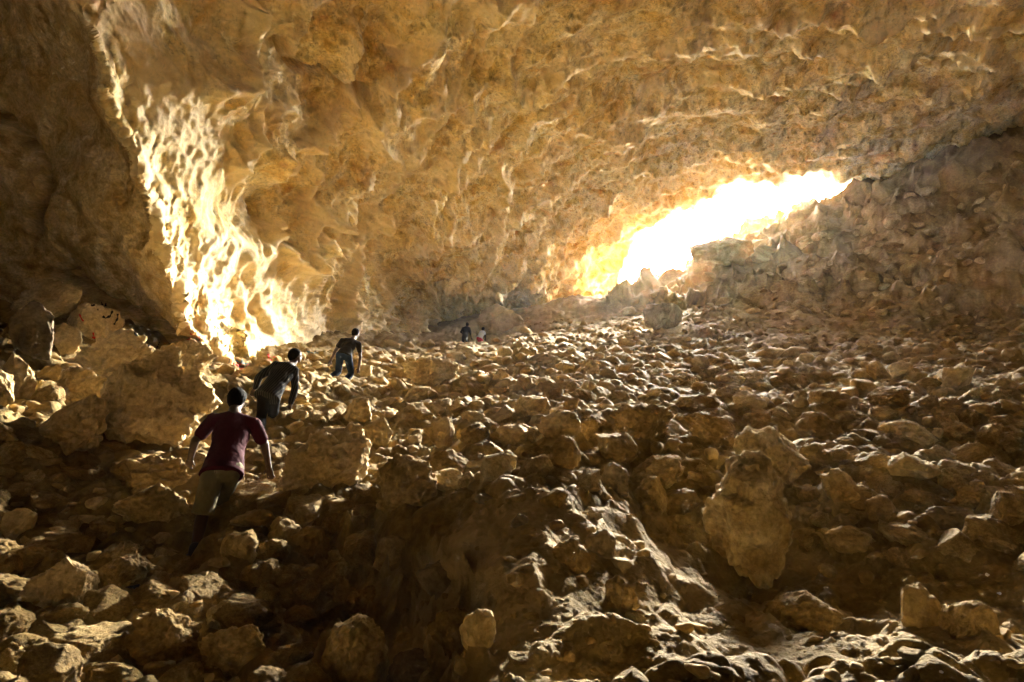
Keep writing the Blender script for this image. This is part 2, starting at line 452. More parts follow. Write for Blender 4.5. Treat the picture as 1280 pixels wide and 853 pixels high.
# ------------------------------------------------------------------ ground
GP = [(600, 620, 4.75), (640, 616, 4.7), (700, 630, 4.6), (480, 640, 5.4), (560, 650, 4.45), (605, 690, 3.9), (660, 700, 3.75), (618, 760, 3.5), (700, 760, 3.4), (700, 853, 2.9), (612, 853, 3.0), (545, 720, 4.4), (500, 690, 5.0), (560, 800, 4.0), (510, 790, 4.5), (560, 853, 3.6), (500, 853, 4.0), (430, 853, 3.8), (440, 720, 5.3), (470, 760, 4.9),
      (400, 780, 5.0), (240, 712, 6.0), (100, 700, 6.0), (100, 780, 4.7), (100, 853, 3.9), (0, 853, 3.7), (0, 700, 5.8), (300, 780, 4.6), (300, 853, 3.9), (200, 750, 5.0),
      (800, 640, 5.2), (800, 700, 4.4), (800, 780, 3.7), (850, 700, 5.2), (900, 730, 5.6), (950, 745, 5.5), (930, 770, 4.7), (990, 720, 5.3), (900, 800, 3.8), (900, 853, 3.1), (1000, 853, 3.1), (1100, 800, 3.8), (1280, 853, 3.2), (1280, 750, 4.3), (1280, 650, 6.1), (1100, 650, 6.2), (1030, 640, 6.3), (960, 600, 7.2),
      (640, 560, 8.3), (640, 500, 12.5), (640, 460, 18), (640, 425, 29), (640, 398, 42), (500, 560, 8.4), (500, 500, 13), (500, 460, 20), (490, 440, 27), (560, 437, 33), (580, 438, 37), (600, 432, 38), (400, 500, 13), (418, 495, 15), (403, 491, 14.6), (436, 495, 14.8), (400, 600, 7.2), (330, 565, 9.0), (300, 640, 6.6),
      (300, 500, 11.5), (300, 470, 14), (200, 580, 7.6), (200, 520, 9.3), (200, 470, 11.6), (100, 580, 7.2), (100, 520, 8.3), (100, 450, 10.5), (0, 580, 6.6), (0, 480, 8.2), (0, 400, 10.5), (60, 400, 11), (150, 425, 12.2), (240, 455, 13.4),
      (800, 560, 8.3), (800, 500, 12), (800, 450, 18), (800, 415, 28), (800, 398, 36), (1000, 560, 8.3), (1000, 500, 12.3), (1000, 450, 17.5), (1000, 410, 24), (1000, 350, 29), (1000, 300, 36), (1010, 258, 44),
      (1150, 500, 12), (1150, 420, 21), (1150, 300, 29), (1112, 226, 40), (1160, 195, 38), (1280, 560, 8.2), (1280, 480, 13), (1280, 420, 19), (1280, 300, 24), (1280, 165, 31), (1215, 175, 34), (900, 350, 38), (868, 328, 48), (905, 303, 47.5), (940, 287, 47), (975, 283, 46), (995, 266, 45), (900, 400, 27),
      (1060, 245, 42), (765, 392, 38), (800, 349, 41), (850, 345, 42), (730, 385, 42), (700, 376, 46), (560, 400, 48), (640, 392, 48)]
gp = at(np.array([g[0] for g in GP], float), np.array([g[1] for g in GP], float), np.array([g[2] for g in GP], float))
GW = np.array([(11, 48, 14.3), (13, 56, 15.0), (20, 58, 16), (28, 55, 17), (36, 50, 19), (42, 42, 20), (14, 66, 14), (25, 72, 15), (40, 60, 15), (0, 62, 17), (-8, 50, 13), (60, 120, 16), (0, 130, 16), (150, 200, 22), (-100, 200, 22), (0, 300, 30),
      (0, .1, -1.15), (0, 1.5, -1.1), (0, -6, -3), (8, -5, -3), (-8, -5, -3.2), (0, -20, -6), (15, -15, -5), (-15, -15, -6), (-12, 5, 0), (-15, 12, 3.5), (-16, 25, 7.5), (14, 4, -.6), (20, 12, 2.5), (30, 20, 9), (12, 8, .2), (-10, 30, 8), (-9, 20, 4.8), (-15, 45, 13), (100, 20, 20), (-100, 20, 15), (0, -100, -10)])
gp = np.vstack([gp, GW])
def gq(x, y):
    r = np.hypot(x, y + .4) + .5
    return np.stack([x / r, (y + .4) / r, np.log(r) * .9], -1)
rbfG = RBF(gq(gp[:, 0], gp[:, 1]), gp[:, 2], 1.5e-2)

DUST = [(470, 640), (560, 608), (650, 600), (760, 625), (830, 640), (880, 700), (1000, 680), (1100, 700), (1290, 690), (1400, 900), (380, 900), (420, 760)]
def ground(x, y, detail=True):
    x = np.asarray(x, float).ravel(); y = np.asarray(y, float).ravel()
    z = np.empty(len(x))
    Q = gq(x, y)
    z = rbfG(Q)
    if not detail: return z
    P = np.stack([x, y, z * 1.15], -1)
    r = np.hypot(x, y)
    px, py, _ = proj(np.stack([x, y, z], -1))
    px = np.where(y > .3, px, -9999)
    dd = softpoly(px, py, DUST, 30) * (y > .5)
    toe = np.interp(px, [770, 900, 1000, 1280, 1500], [395, 402, 408, 415, 420])
    face = sstep(0, 25, toe - py) * (px > 760) * sstep(12, 20, y)
    ledge = sstep(0, 10, px - 762) * sstep(875, 855, px) * (y > 30) * 1.0
    zz = .22 * fbm(P * .33, 4) * np.clip(r / 6, .4, 1.6)
    # cobbles moulded in the rubble
    a1, a2, _ = voronoi((P + .12 * np.stack([fbm(P * 2.5 + k, 2) for k in range(3)], -1)) / .62)
    b1, b2, _ = voronoi(P / .26)
    c1, c2, _ = voronoi(P / .11)
    cob = .26 * np.sqrt(np.clip(a2 - a1, 0, 1)) * 1.0 + .10 * np.sqrt(np.clip(b2 - b1, 0, 1)) 
    calm = 1 - .85 * dd
    zz += cob * calm * (1 - .6 * face)
    zz += (.015 + .0 * dd) * np.sqrt(np.clip(c2 - c1, 0, 1)) + .02 * fbm(P * 5, 4, .6)
    zz += dd * (.075 * (ridged(P * np.array([1.3, .8, 1]), 3, .4) - .8) + .04 * fbm(P * 2.2, 4, .5) + .02 * np.sqrt(np.clip(b2 - b1, 0, 1)))
    gl = softpoly(px, py, [(365, 640), (480, 632), (580, 655), (628, 745), (615, 890), (370, 890)], 35) * (y > .5)
    zz += gl * (.32 * (ridged(P * 1.0 + 3, 4, .5) - .8) + .15 * fbm(P * 2.6, 5, .55) + .05 * (ridged(P * 4, 3) - .8))
    k1, k2, kid = voronoi((P + .5 * np.stack([fbm(P * .6 + k, 2) for k in range(3)], -1)) / 2.6)
    zz += face * (1.3 * (kid - .5) * np.clip((k2 - k1) * 3, 0, 1) + .55 * (ridged(P * .35, 5, .6) - .8) + .9 * fbm(P * .25, 4) + .07 * fbm(P * 1.6, 4, .5))
    zz *= np.clip(r / 3, .5, 1) 
    if detail == 2: return z + zz, dd
    return z + zz

gaz = axis(-180, 180, -46, 46, .11, 4.0)
lr1 = np.concatenate([np.arange(math.log(2.4), math.log(7), .0024), np.arange(math.log(7), math.log(56), .0047)])
grad = np.concatenate([[.05, .4, .8, 1.2, 1.5, 1.8, 2.1], np.exp(lr1), [58, 61, 66, 74, 85, 100, 130, 170, 230, 320, 450, 700, 1200, 2500]])
A2, R2 = np.meshgrid(np.radians(gaz), grad)
gx, gy = (R2 * np.sin(A2)).ravel(), (R2 * np.cos(A2)).ravel()
gz, gdust = ground(gx, gy, 2)
farr = np.hypot(gx, gy)
gz = np.where(farr > 300, np.interp(farr, [300, 2500], [1, 1]) * 26, gz)
gnr, gnc = A2.shape
GV = np.stack([gx, gy, gz], -1)
# roughen the steep rock face and dust sideways too, so that ledges overhang a little
gpx, gpy, _ = proj(GV)
fm = (gpy < 400) & (gpx > 760) & (gy > 15) & (farr < 60)
fg = np.exp(-(((gpx - 520) / 130) ** 2 + ((gpy - 750) / 120) ** 2)) * (gy > 1) * (gpy > 600)
for k in range(2):
    GV[:, k] += np.where(fm, .35 * fbm(GV * .5 + 40 * k, 4, .5), 0) + fg * .08 * fbm(GV * 1.4 + 40 * k, 4, .55)
qg, kg = grid_faces(gnr, gnc, np.ones(gnr * gnc, bool))
M_SAND = rock_mat('pale_desert', [(.3, (.55, .46, .33)), (.7, (.68, .60, .46))], .2, ((1, .1),))
gd = GV / (np.linalg.norm(GV, axis=1)[:, None] + 1e-9)
outm = ((farr > 58) | ((gd[:, 1] > 0) & (gx > 5) & (gx * .45 + gy > 58)))[qg].all(1)
gdust = np.clip(gdust * (.55 + .9 * fbm(GV * 1.1, 4, .6)) + .35 * sstep(.1, .5, fbm(GV * .6 + 30, 4, .55)), 0, 1)
V_, F_ = submesh(GV, qg[~outm]); V2_, _ = submesh(np.stack([gdust] * 3, -1), qg[~outm])
ob_ = mesh_obj('ground', V_, F_, M_FLOOR)
at_ = ob_.data.attributes.new('dust', 'FLOAT', 'POINT'); at_.data.foreach_set('value', V2_[:, 0].astype(np.float32))
nt_ = M_FLOOR.node_tree; pb_ = nt_.nodes['Principled BSDF']
src_ = pb_.inputs['Base Color'].links[0].from_socket
an_ = nt_.nodes.new('ShaderNodeAttribute'); an_.attribute_name = 'dust'
mx_ = nt_.nodes.new('ShaderNodeMix'); mx_.data_type = 'RGBA'; mx_.inputs['B'].default_value = (.42, .31, .155, 1)
m2_ = nt_.nodes.new('ShaderNodeMath'); m2_.operation = 'MULTIPLY'; m2_.inputs[1].default_value = .75
nt_.links.new(an_.outputs['Fac'], m2_.inputs[0]); nt_.links.new(m2_.outputs[0], mx_.inputs['Factor'])
nt_.links.new(src_, mx_.inputs['A']); nt_.links.new(mx_.outputs['Result'], pb_.inputs['Base Color'])
tag(ob_, 'dusty rubble slope climbing to the cave mouth', kind='structure')
V_, F_ = submesh(GV, qg[outm]); tag(mesh_obj('desert_ground', V_, F_, M_SAND), 'pale sunlit ground outside the cave mouth', kind='structure')

# height look-up for resting things
class Gr:
    pass
GZ = GV[:, 2].reshape(gnr, gnc)
def gz_at(x, y):
    a = math.degrees(math.atan2(x, y)); r = math.hypot(x, y)
    i = int(np.clip(np.searchsorted(grad, r) - 1, 0, gnr - 2)); jn = int(np.clip(np.searchsorted(gaz, a) - 1, 0, gnc - 2))
    u = (r - grad[i]) / (grad[i + 1] - grad[i]); v = (a - gaz[jn]) / (gaz[jn + 1] - gaz[jn])
    return float((GZ[i, jn] * (1 - u) + GZ[i + 1, jn] * u) * (1 - v) + (GZ[i, jn + 1] * (1 - u) + GZ[i + 1, jn + 1] * u) * v)

def hit_ground(px, py, ymin=2.2, ymax=70):
    """first point of the slope met by the sight line through (px, py)"""
    d = ray(px, py)
    ys = np.exp(np.arange(math.log(ymin), math.log(ymax), .006))
    aa = np.degrees(np.arctan2(d[0], 1)); 
    prev = None
    for y in ys:
        if gz_at(d[0] * y, y) >= d[2] * y:
            return np.array([d[0] * y, y, d[2] * y])
    return None

# ------------------------------------------------------------------ boulders
def ico(sub):
    t = (1 + 5 ** .5) / 2
    V = [(-1, t, 0), (1, t, 0), (-1, -t, 0), (1, -t, 0), (0, -1, t), (0, 1, t), (0, -1, -t), (0, 1, -t), (t, 0, -1), (t, 0, 1), (-t, 0, -1), (-t, 0, 1)]
    F = [(0, 11, 5), (0, 5, 1), (0, 1, 7), (0, 7, 10), (0, 10, 11), (1, 5, 9), (5, 11, 4), (11, 10, 2), (10, 7, 6), (7, 1, 8), (3, 9, 4), (3, 4, 2), (3, 2, 6), (3, 6, 8), (3, 8, 9), (4, 9, 5), (2, 4, 11), (6, 2, 10), (8, 6, 7), (9, 8, 1)]
    V = [np.array(v) / np.linalg.norm(v) for v in V]
    for _ in range(sub):
        c, NF = {}, []
        def m(a, b):
            k = (min(a, b), max(a, b))
            if k not in c:
                v = V[a] + V[b]; V.append(v / np.linalg.norm(v)); c[k] = len(V) - 1
            return c[k]
        for a, b, e in F:
            x, y, z = m(a, b), m(b, e), m(e, a)
            NF += [(a, x, z), (b, y, x), (e, z, y), (x, y, z)]
        F = NF
    return np.array(V), np.array(F)
ICO = {k: ico(k) for k in (2, 3, 4, 5)}

def rock_shape(sub, seed, cuts=9, rough=1.0, cutmin=.55, cutmax=.9):
    r = np.random.default_rng(seed)
    V, F = ICO[sub]
    V = V.copy()
    off = r.random(3) * 90
    V *= (1 + .22 * fbm(V * .9 + off, 3))[:, None]
    for _ in range(cuts):
        n = r.normal(size=3); n /= np.linalg.norm(n)
        dd = r.uniform(cutmin, cutmax)
        t = V @ n - dd
        V = V - np.outer(np.where(t > 0, t * .94, 0), n)
    V *= (1 + rough * (.075 * fbm(V * 2.3 + off, 5, .6) + .05 * (ridged(V * 1.9 + off, 3) - .8)))[:, None]
    if sub >= 5:
        p1, p2, _ = voronoi(V * 5 + off + .5 * fbm(V * 4 + off, 2)[:, None])
        V *= (1 + .035 * np.clip(p2 - p1, 0, .5) * 2 - .06 * sstep(.1, .6, fbm(V * 3.1 + off + 4, 3)) + .012 * fbm(V * 14 + off, 3))[:, None]
    V -= (V.max(0) + V.min(0)) / 2
    V /= (V.max(0) - V.min(0)).max() / 2
    return V, F

def rock_obj(name, V, F, mat, loc, size, rot):
    o = mesh_obj(name, V * np.asarray(size) / 2, F, mat)
    o.location = loc; o.rotation_euler = rot
    return o

# one by one: (px, py centre, width px, height px, seed, material, tilt, label)
KEY = [
 (412, 577, 128, 84, 1, M_PALE, .25, 'large pale boulder beside the man in the striped shirt'),
 (567, 795, 64, 58, 2, M_ROCK, .0, 'rounded block lying alone in the dark gully of the front mound'),
 (440, 822, 92, 104, 3, M_ROCK, .2, 'upright brown boulder at the foot of the dark gully'),
 (712, 697, 52, 36, 4, M_ROCK, .1, 'light-topped block perched on the dusty mound, widest there'),
 (750, 682, 40, 32, 5, M_DARKROCK, .1, 'dark stone touching the upper side of the light-topped block on the mound'),
 (775, 748, 46, 44, 6, M_ROCK, .3, 'pointed stone lowest on the dusty mound'),
 (692, 625, 42, 26, 7, M_ROCK, .0, 'flat stone on the crest of the dusty mound'),
 (650, 653, 24, 18, 8, M_DARKROCK, .0, 'small dark stone below the crest of the dusty mound'),
 (606, 624, 27, 14, 9, M_DARKROCK, .0, 'small flat stone half sunk in the crest of the dusty mound'),
 (744, 643, 22, 16, 10, M_DARKROCK, .0, 'small brown stone on the far shoulder of the dusty mound'),
 (1151, 765, 46, 56, 11, M_ROCK, .1, 'upright rounded stone in the dust right of the hourglass rock'),
 (1207, 778, 68, 42, 12, M_ROCK, .35, 'low knobby stone leaning beside the upright rounded stone'),
 (1064, 678, 60, 40, 13, M_ROCK, .0, 'flat-topped block just right of the hourglass rock'),
 (1003, 770, 90, 48, 14, M_ROCK, .1, 'broad low rock sunk in dust below the hourglass rock'),
 (1033, 714, 26, 20, 15, M_ROCK, .0, 'small stone between the flat-topped block and the broad low rock'),
 (1100, 640, 44, 34, 16, M_ROCK, .0, 'brown stone above the shadowed bank on the right'),
 (1190, 650, 60, 30, 17, M_DARKROCK, .1, 'long dark stone over the shadowed bank on the right'),
 (772, 562, 56, 42, 18, M_ROCK, .1, 'bright-crested boulder in the middle of the rubble'),
 (806, 529, 72, 48, 19, M_ROCK, .2, 'broad boulder with a dark hollow at its right, mid rubble'),
 (706, 568, 40, 50, 20, M_ROCK, -.3, 'tall slanting stone left of the bright-crested boulder'),
 (820, 591, 74, 40, 21, M_ROCK, .0, 'long block in front of the bright-crested boulder'),
 (770, 600, 34, 42, 22, M_DARKROCK, .4, 'leaning grey stone under the bright-crested boulder'),
 (549, 545, 40, 44, 23, M_ROCK, .1, 'stone standing above the front mound, left of the slanting stone'),
 (470, 546, 44, 42, 24, M_ROCK, .0, 'rounded boulder just above the large pale boulder'),
 (447, 515, 50, 30, 25, M_ROCK, .0, 'low boulder on the path below the man in jeans'),
 (508, 602, 74, 66, 26, M_ROCK, .1, 'bulky boulder between the large pale boulder and the front mound'),
 (516, 612, 40, 28, 27, M_PALE, .1, 'small pale stone leaning on the bulky boulder'),
 (698, 532, 54, 36, 28, M_ROCK, .2, 'smooth humped stone above the slanting stone'),
 (814, 622, 44, 44, 29, M_ROCK, .1, 'squat stone at the edge of the dust, below the long block'),
 (852, 628, 48, 38, 30, M_ROCK, .1, 'dark-sided stone between the squat stone and the hourglass rock'),
 (968, 575, 96, 78, 31, M_ROCK, .2, 'knobbly pale outcrop right behind the hourglass rock'),
 (891, 543, 88, 44, 32, M_ROCK, -.35, 'long slanting slab left of the knobbly outcrop'),
 (1023, 534, 60, 34, 33, M_ROCK, .1, 'smooth elongated boulder behind the knobbly outcrop'),
 (1050, 610, 60, 40, 34, M_ROCK, .1, 'rough dark stone right of the knobbly outcrop'),
 (1140, 585, 60, 34, 35, M_ROCK, .1, 'wide stone on the right of the slope above the dark stones'),
 (870, 506, 52, 30, 36, M_ROCK, .1, 'smooth boulder high in the middle rubble'),
 (1112, 497, 62, 26, 37, M_ROCK, .05, 'long smooth stone below two round ones on the right slope'),
 (1098, 466, 30, 24, 38, M_ROCK, .0, 'left one of two round stones on the right slope'),
 (1126, 466, 30, 24, 39, M_ROCK, .0, 'right one of two round stones on the right slope'),
 (1196, 475, 54, 28, 40, M_ROCK, .1, 'broad stone right of the two round stones'),
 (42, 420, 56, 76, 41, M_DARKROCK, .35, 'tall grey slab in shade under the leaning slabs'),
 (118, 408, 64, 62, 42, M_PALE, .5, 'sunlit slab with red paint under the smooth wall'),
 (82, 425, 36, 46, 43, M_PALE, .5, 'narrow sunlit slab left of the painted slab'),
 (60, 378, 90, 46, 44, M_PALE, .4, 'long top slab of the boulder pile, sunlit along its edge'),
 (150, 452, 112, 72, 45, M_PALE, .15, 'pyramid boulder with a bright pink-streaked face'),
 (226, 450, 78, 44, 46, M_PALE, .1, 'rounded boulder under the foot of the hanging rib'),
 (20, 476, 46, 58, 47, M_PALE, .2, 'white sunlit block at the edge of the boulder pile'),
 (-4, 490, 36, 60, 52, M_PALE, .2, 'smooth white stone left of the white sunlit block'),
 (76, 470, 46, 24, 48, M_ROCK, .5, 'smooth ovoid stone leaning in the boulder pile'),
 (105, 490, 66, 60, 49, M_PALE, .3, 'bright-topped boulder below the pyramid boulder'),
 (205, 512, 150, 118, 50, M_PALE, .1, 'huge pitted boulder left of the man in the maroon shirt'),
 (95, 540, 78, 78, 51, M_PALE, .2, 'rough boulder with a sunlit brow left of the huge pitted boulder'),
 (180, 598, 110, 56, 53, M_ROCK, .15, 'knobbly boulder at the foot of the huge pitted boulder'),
 (22, 658, 44, 36, 54, M_PALE, .1, 'light rounded stone at the far left of the lower rubble'),
 (117, 633, 36, 20, 55, M_PALE, .0, 'small light stone above the lower left rubble'),
 (192, 636, 92, 54, 56, M_ROCK, -.2, 'smooth sloping boulder left of the front climber\'s leg'),
 (80, 730, 82, 64, 57, M_PALE, -.4, 'large whitish slab in the lower left rubble'),
 (298, 684, 46, 38, 58, M_ROCK, -.4, 'slanting boulder right of the front climber\'s shoe'),
 (315, 650, 54, 22, 59, M_ROCK, .1, 'flat stone above the slanting boulder by the shoe'),
 (357, 668, 48, 38, 60, M_ROCK, .2, 'rounded stone left of the upright stone by the gully'),
 (381, 685, 54, 42, 61, M_ROCK, .2, 'squarish stone at the upper rim of the gully'),
 (310, 690, 26, 26, 62, M_PALE, .2, 'small light pointed stone near the shoe'),
 (274, 706, 27, 17, 63, M_PALE, .1, 'small light stone just right of the shoe'),
 (187, 715, 30, 18, 64, M_ROCK, .1, 'small stone left of the shoe on bare dust'),
 (217, 743, 20, 13, 65, M_PALE, .1, 'pebble on the dusty patch below the shoe'),
 (254, 721, 14, 11, 66, M_PALE, .1, 'smallest pebble on the dusty patch below the shoe'),
 (293, 822, 74, 60, 67, M_ROCK, .2, 'angular boulder at the bottom left of the gully'),
 (205, 800, 90, 60, 68, M_ROCK, .0, 'cracked low boulder left of the angular boulder'),
 (625, 403, 56, 38, 69, M_ROCK, .1, 'big smooth boulder behind the two far climbers'),
 (830, 398, 48, 36, 70, M_DARKROCK, .1, 'dark grey boulder below the ledge by the cave mouth'),
 (540, 470, 70, 34, 71, M_ROCK, .1, 'wide low boulder in the path of the man in jeans'),
 (492, 694, 56, 40, 81, M_ROCK, .3, 'lumpy brown stone jutting from the upper shaded face of the front mound'),
 (548, 728, 48, 44, 82, M_DARKROCK, .2, 'dark stone half sunk in the middle of the shaded mound face'),
 (452, 752, 44, 34, 83, M_ROCK, .1, 'low stone at the left side of the dark gully'),
 (598, 790, 44, 50, 84, M_ROCK, .2, 'brown lump right of the rounded block in the gully'),
 (512, 842, 70, 48, 85, M_DARKROCK, .1, 'dark rock at the very bottom of the gully'),
 (905, 318, 80, 42, 73, M_ROCK, -.3, 'great hazy block on the skyline left end of the ridge'),
]
rock_group = 'boulders strewn over the slope'
placed = [(255, 655, 34, 62), (332, 535, 22, 34), (418, 484, 34, 18), (590, 430, 22, 9)]        # kept clear of loose rocks
bad = []
for (px, py, w, h, seed, mat, tilt, label) in KEY:
    P = hit_ground(px, py + h * .36)
    if P is None: bad.append(label); continue
    dist_ = proj(P)[2]
    wm, hm = w / FPX * dist_, h / FPX * dist_
    sub = 5 if w > 60 else 4
    V, F = rock_shape(sub, seed, cuts=13 if mat is not M_ROCK else 10, rough=2.0 if w > 100 else (1.3 if w > 60 else 1.1), cutmin=.38 if mat is M_PALE else .5)
    c = at(px, py, P[1] + .12 * wm)
    o = rock_obj('boulder', V, F, mat, c, (1, 1, 1), (0, 0, 0))
    co = V * np.array([wm, wm * .85, hm * 1.25]) / 2 * np.array([1.08, 1, 1])
    ct, st = math.cos(tilt), math.sin(tilt)
    co = np.stack([co[:, 0] * ct - co[:, 2] * st, co[:, 1], co[:, 0] * st + co[:, 2] * ct], -1)
    o.data.vertices.foreach_set('co', co.astype(np.float32).ravel())
    o.data.update()
    tag(o, label, 'boulder', rock_group)
    placed.append((px, py, w / 2, h / 2))
print('no ground for', bad)

def tube(pts, rad, side=None, n=20, per=6, cap=.95):
    """closed tapered tube through pts; rad = list of r or (r_side, r_depth); ends rounded"""
    pts = [np.asarray(p, float) for p in pts]
    rad = [(r, r) if np.isscalar(r) else r for r in rad]
    # smooth the path
    T, Rr = [], []
    m = len(pts)
    for i in range(m - 1):
        p0, p1, p2, p3 = pts[max(i - 1, 0)], pts[i], pts[i + 1], pts[min(i + 2, m - 1)]
        for k in range(per):
            t = k / per
            T.append(.5 * ((2 * p1) + (p2 - p0) * t * .7 + (2 * p0 * .7 - 5 * p1 + 4 * p2 - p3 * .7 + .3 * (p1 - p1)) * 0) if False else p1 * (1 - t) + p2 * t)
            Rr.append([rad[i][q] * (1 - t) + rad[i + 1][q] * t for q in (0, 1)])
    T.append(pts[-1]); Rr.append(list(rad[-1]))
    T = np.array(T); Rr = np.array(Rr)
    d0 = T[1] - T[0]; d0 /= np.linalg.norm(d0); d1 = T[-1] - T[-2]; d1 /= np.linalg.norm(d1)
    e0 = [T[0] - d0 * Rr[0].min() * s for s in (.95, .7, .35)]; e1 = [T[-1] + d1 * Rr[-1].min() * s * cap / .95 for s in (.35, .7, .95)]
    T = np.vstack([e0, T, e1])
    Rr = np.vstack([Rr[0] * .3, Rr[0] * .72, Rr[0] * .94, Rr, Rr[-1] * .94, Rr[-1] * .72, Rr[-1] * .3])
    V = []
    ref = np.array(side if side is not None else (1, .05, 0), float)
    for i in range(len(T)):
        d = T[min(i + 1, len(T) - 1)] - T[max(i - 1, 0)]; d /= np.linalg.norm(d)
        s = ref - d * (ref @ d); s /= np.linalg.norm(s) + 1e-9
        u = np.cross(d, s)
        a = np.linspace(0, 2 * math.pi, n, endpoint=False)
        V.append(T[i] + np.outer(np.cos(a) * Rr[i][0], s) + np.outer(np.sin(a) * Rr[i][1], u))
    N = len(T)
    V = np.vstack(V + [T[:1], T[-1:]])
    F = []
    for i in range(N - 1):
        for k in range(n):
            a, b = i * n + k, i * n + (k + 1) % n
            F.append((a, b, b + n)); F.append((a, b + n, a + n))
    for k in range(n):
        F.append((N * n, (k + 1) % n, k)); F.append((N * n + 1, (N - 1) * n + k, (N - 1) * n + (k + 1) % n))
    return V, np.array(F)

def merge(parts):
    Vs, Fs, n = [], [], 0
    for V, F in parts:
        Vs.append(V); Fs.append(F + n); n += len(V)
    return np.vstack(Vs), np.vstack(Fs)

# the hourglass rock: a hooked block hanging over its own shadowed hole
def lumps(items, vox, seed, amp=.05, smooth=6):
    """a union of rounded lumps grown into one skin: items = (centre, (rx, ry, rz), tilt)"""
    Vs, Fs, n = [], [], 0
    for c, rr, tl in items:
        V, F = rock_shape(3, seed + len(Vs) * 7, cuts=6)
        V = V * np.array(rr); ct, st = math.cos(tl), math.sin(tl)
        V = np.stack([V[:, 0] * ct - V[:, 2] * st, V[:, 1], V[:, 0] * st + V[:, 2] * ct], -1) + np.array(c)
        Vs.append(V); Fs.append(F + n); n += len(V)
    return remesh(np.vstack(Vs), np.vstack(Fs), vox, smooth)

def remesh(V, F, vox, smooth=4):
    o = mesh_obj('tmp', V, F, None)
    md = o.modifiers.new('r', 'REMESH'); md.mode = 'VOXEL'; md.voxel_size = vox
    if smooth:
        s = o.modifiers.new('s', 'SMOOTH'); s.iterations = smooth; s.factor = .5
    dg = bpy.context.evaluated_depsgraph_get(); dg.update()
    ev = o.evaluated_get(dg); me = ev.to_mesh()
    V2 = np.empty(len(me.vertices) * 3, np.float32); me.vertices.foreach_get('co', V2)
    F2 = np.array([list(p.vertices) for p in me.polygons if len(p.vertices) == 4])
    ev.to_mesh_clear()
    bpy.data.objects.remove(o)
    return V2.reshape(-1, 3).astype(float), F2

y0 = 5.15
def lp(px, py, dy=0): return at(px, py, y0 + dy)
s_ = y0 / FPX * 1.02
prof = [(572, 944, 20), (585, 942, 30), (602, 938, 38), (618, 928, 46), (642, 930, 57), (665, 936, 55), (690, 946, 41), (715, 957, 27), (734, 959, 14)]
pts_ = [lp(px_, py_, .12 - .0016 * (py_ - 570)) for py_, px_, w_ in prof]
rad_ = [(w_ / FPX * y0 * 1.0, w_ / FPX * y0 * .8) for py_, px_, w_ in prof]
tb = tube(pts_, rad_, side=(1, 0, 0), n=40, per=4, cap=.6)
bk = rock_shape(4, 77, cuts=9)
V1 = bk[0] * np.array([42 * s_, 40 * s_, 62 * s_]) + lp(925, 672, .38)
ear = rock_shape(3, 78, cuts=7)[0] * np.array([26 * s_, 26 * s_, 24 * s_]) + lp(899, 640, .02)
V, F = remesh(*merge([tb, (V1, bk[1]), (ear, ICO[3][1])]), .018, 3)
cen = V.mean(0); U = V - cen
rs_ = np.random.default_rng(4)
for _ in range(16):                                   # flat broken faces
    n0 = rs_.normal(size=3); n0[2] *= .35; n0 /= np.linalg.norm(n0)
    tt = U @ n0; lim = np.quantile(tt, .93)
    U = U - np.outer(np.where(tt > lim, (tt - lim) * .8, 0), n0)
V = U + cen
n_ = U / np.linalg.norm(U, axis=1)[:, None]
V = V + n_ * (.07 * fbm(V * 2.2, 5, .6) + .05 * (ridged(V * 2.6, 4) - .8) - .03 * sstep(.1, .5, fbm(V * 5, 3)))[:, None]
o = mesh_obj('hourglass_rock', V - cen, F, rock_mat('weathered_limestone', HOURC, 1.3, ((5, .05), (18, .02), (60, .006)))); o.location = cen
tag(o, 'tall hourglass-shaped rock hooked over a shadowed hole', 'boulder')
placed.append((935, 650, 62, 90))

# rubble thrown over the slope; the largest stand as things of their own, the rest is loose rubble
PROTO_N = 14
protos = [rock_shape(4, 900 + k, cuts=(6, 9, 12)[k % 3], rough=(1.5, 1.2, 1.0)[k % 3], cutmin=(.62, .55, .48)[k % 3]) for k in range(PROTO_N)]
proto_me = {}
small = [rock_shape(2, 700 + k, cuts=6, rough=.9) for k in range(12)]
cands = []
tries = 0
rr = random.Random(3)
grid = {}
def free(px, py, s):
    for (qx, qy, a, b) in placed:
        if ((px - qx) / (a + s * .38)) ** 2 + ((py - qy) / (b + s * .3)) ** 2 < 1: return False
    g = 24
    for i in range(int(px // g) - 2, int(px // g) + 3):
        for k in range(int(py // g) - 2, int(py // g) + 3):
            for (qx, qy, t) in grid.get((i, k), ()):
                if math.hypot(px - qx, (py - qy) * 1.35) < .40 * (s + t): return False
    return True
NT = 26000
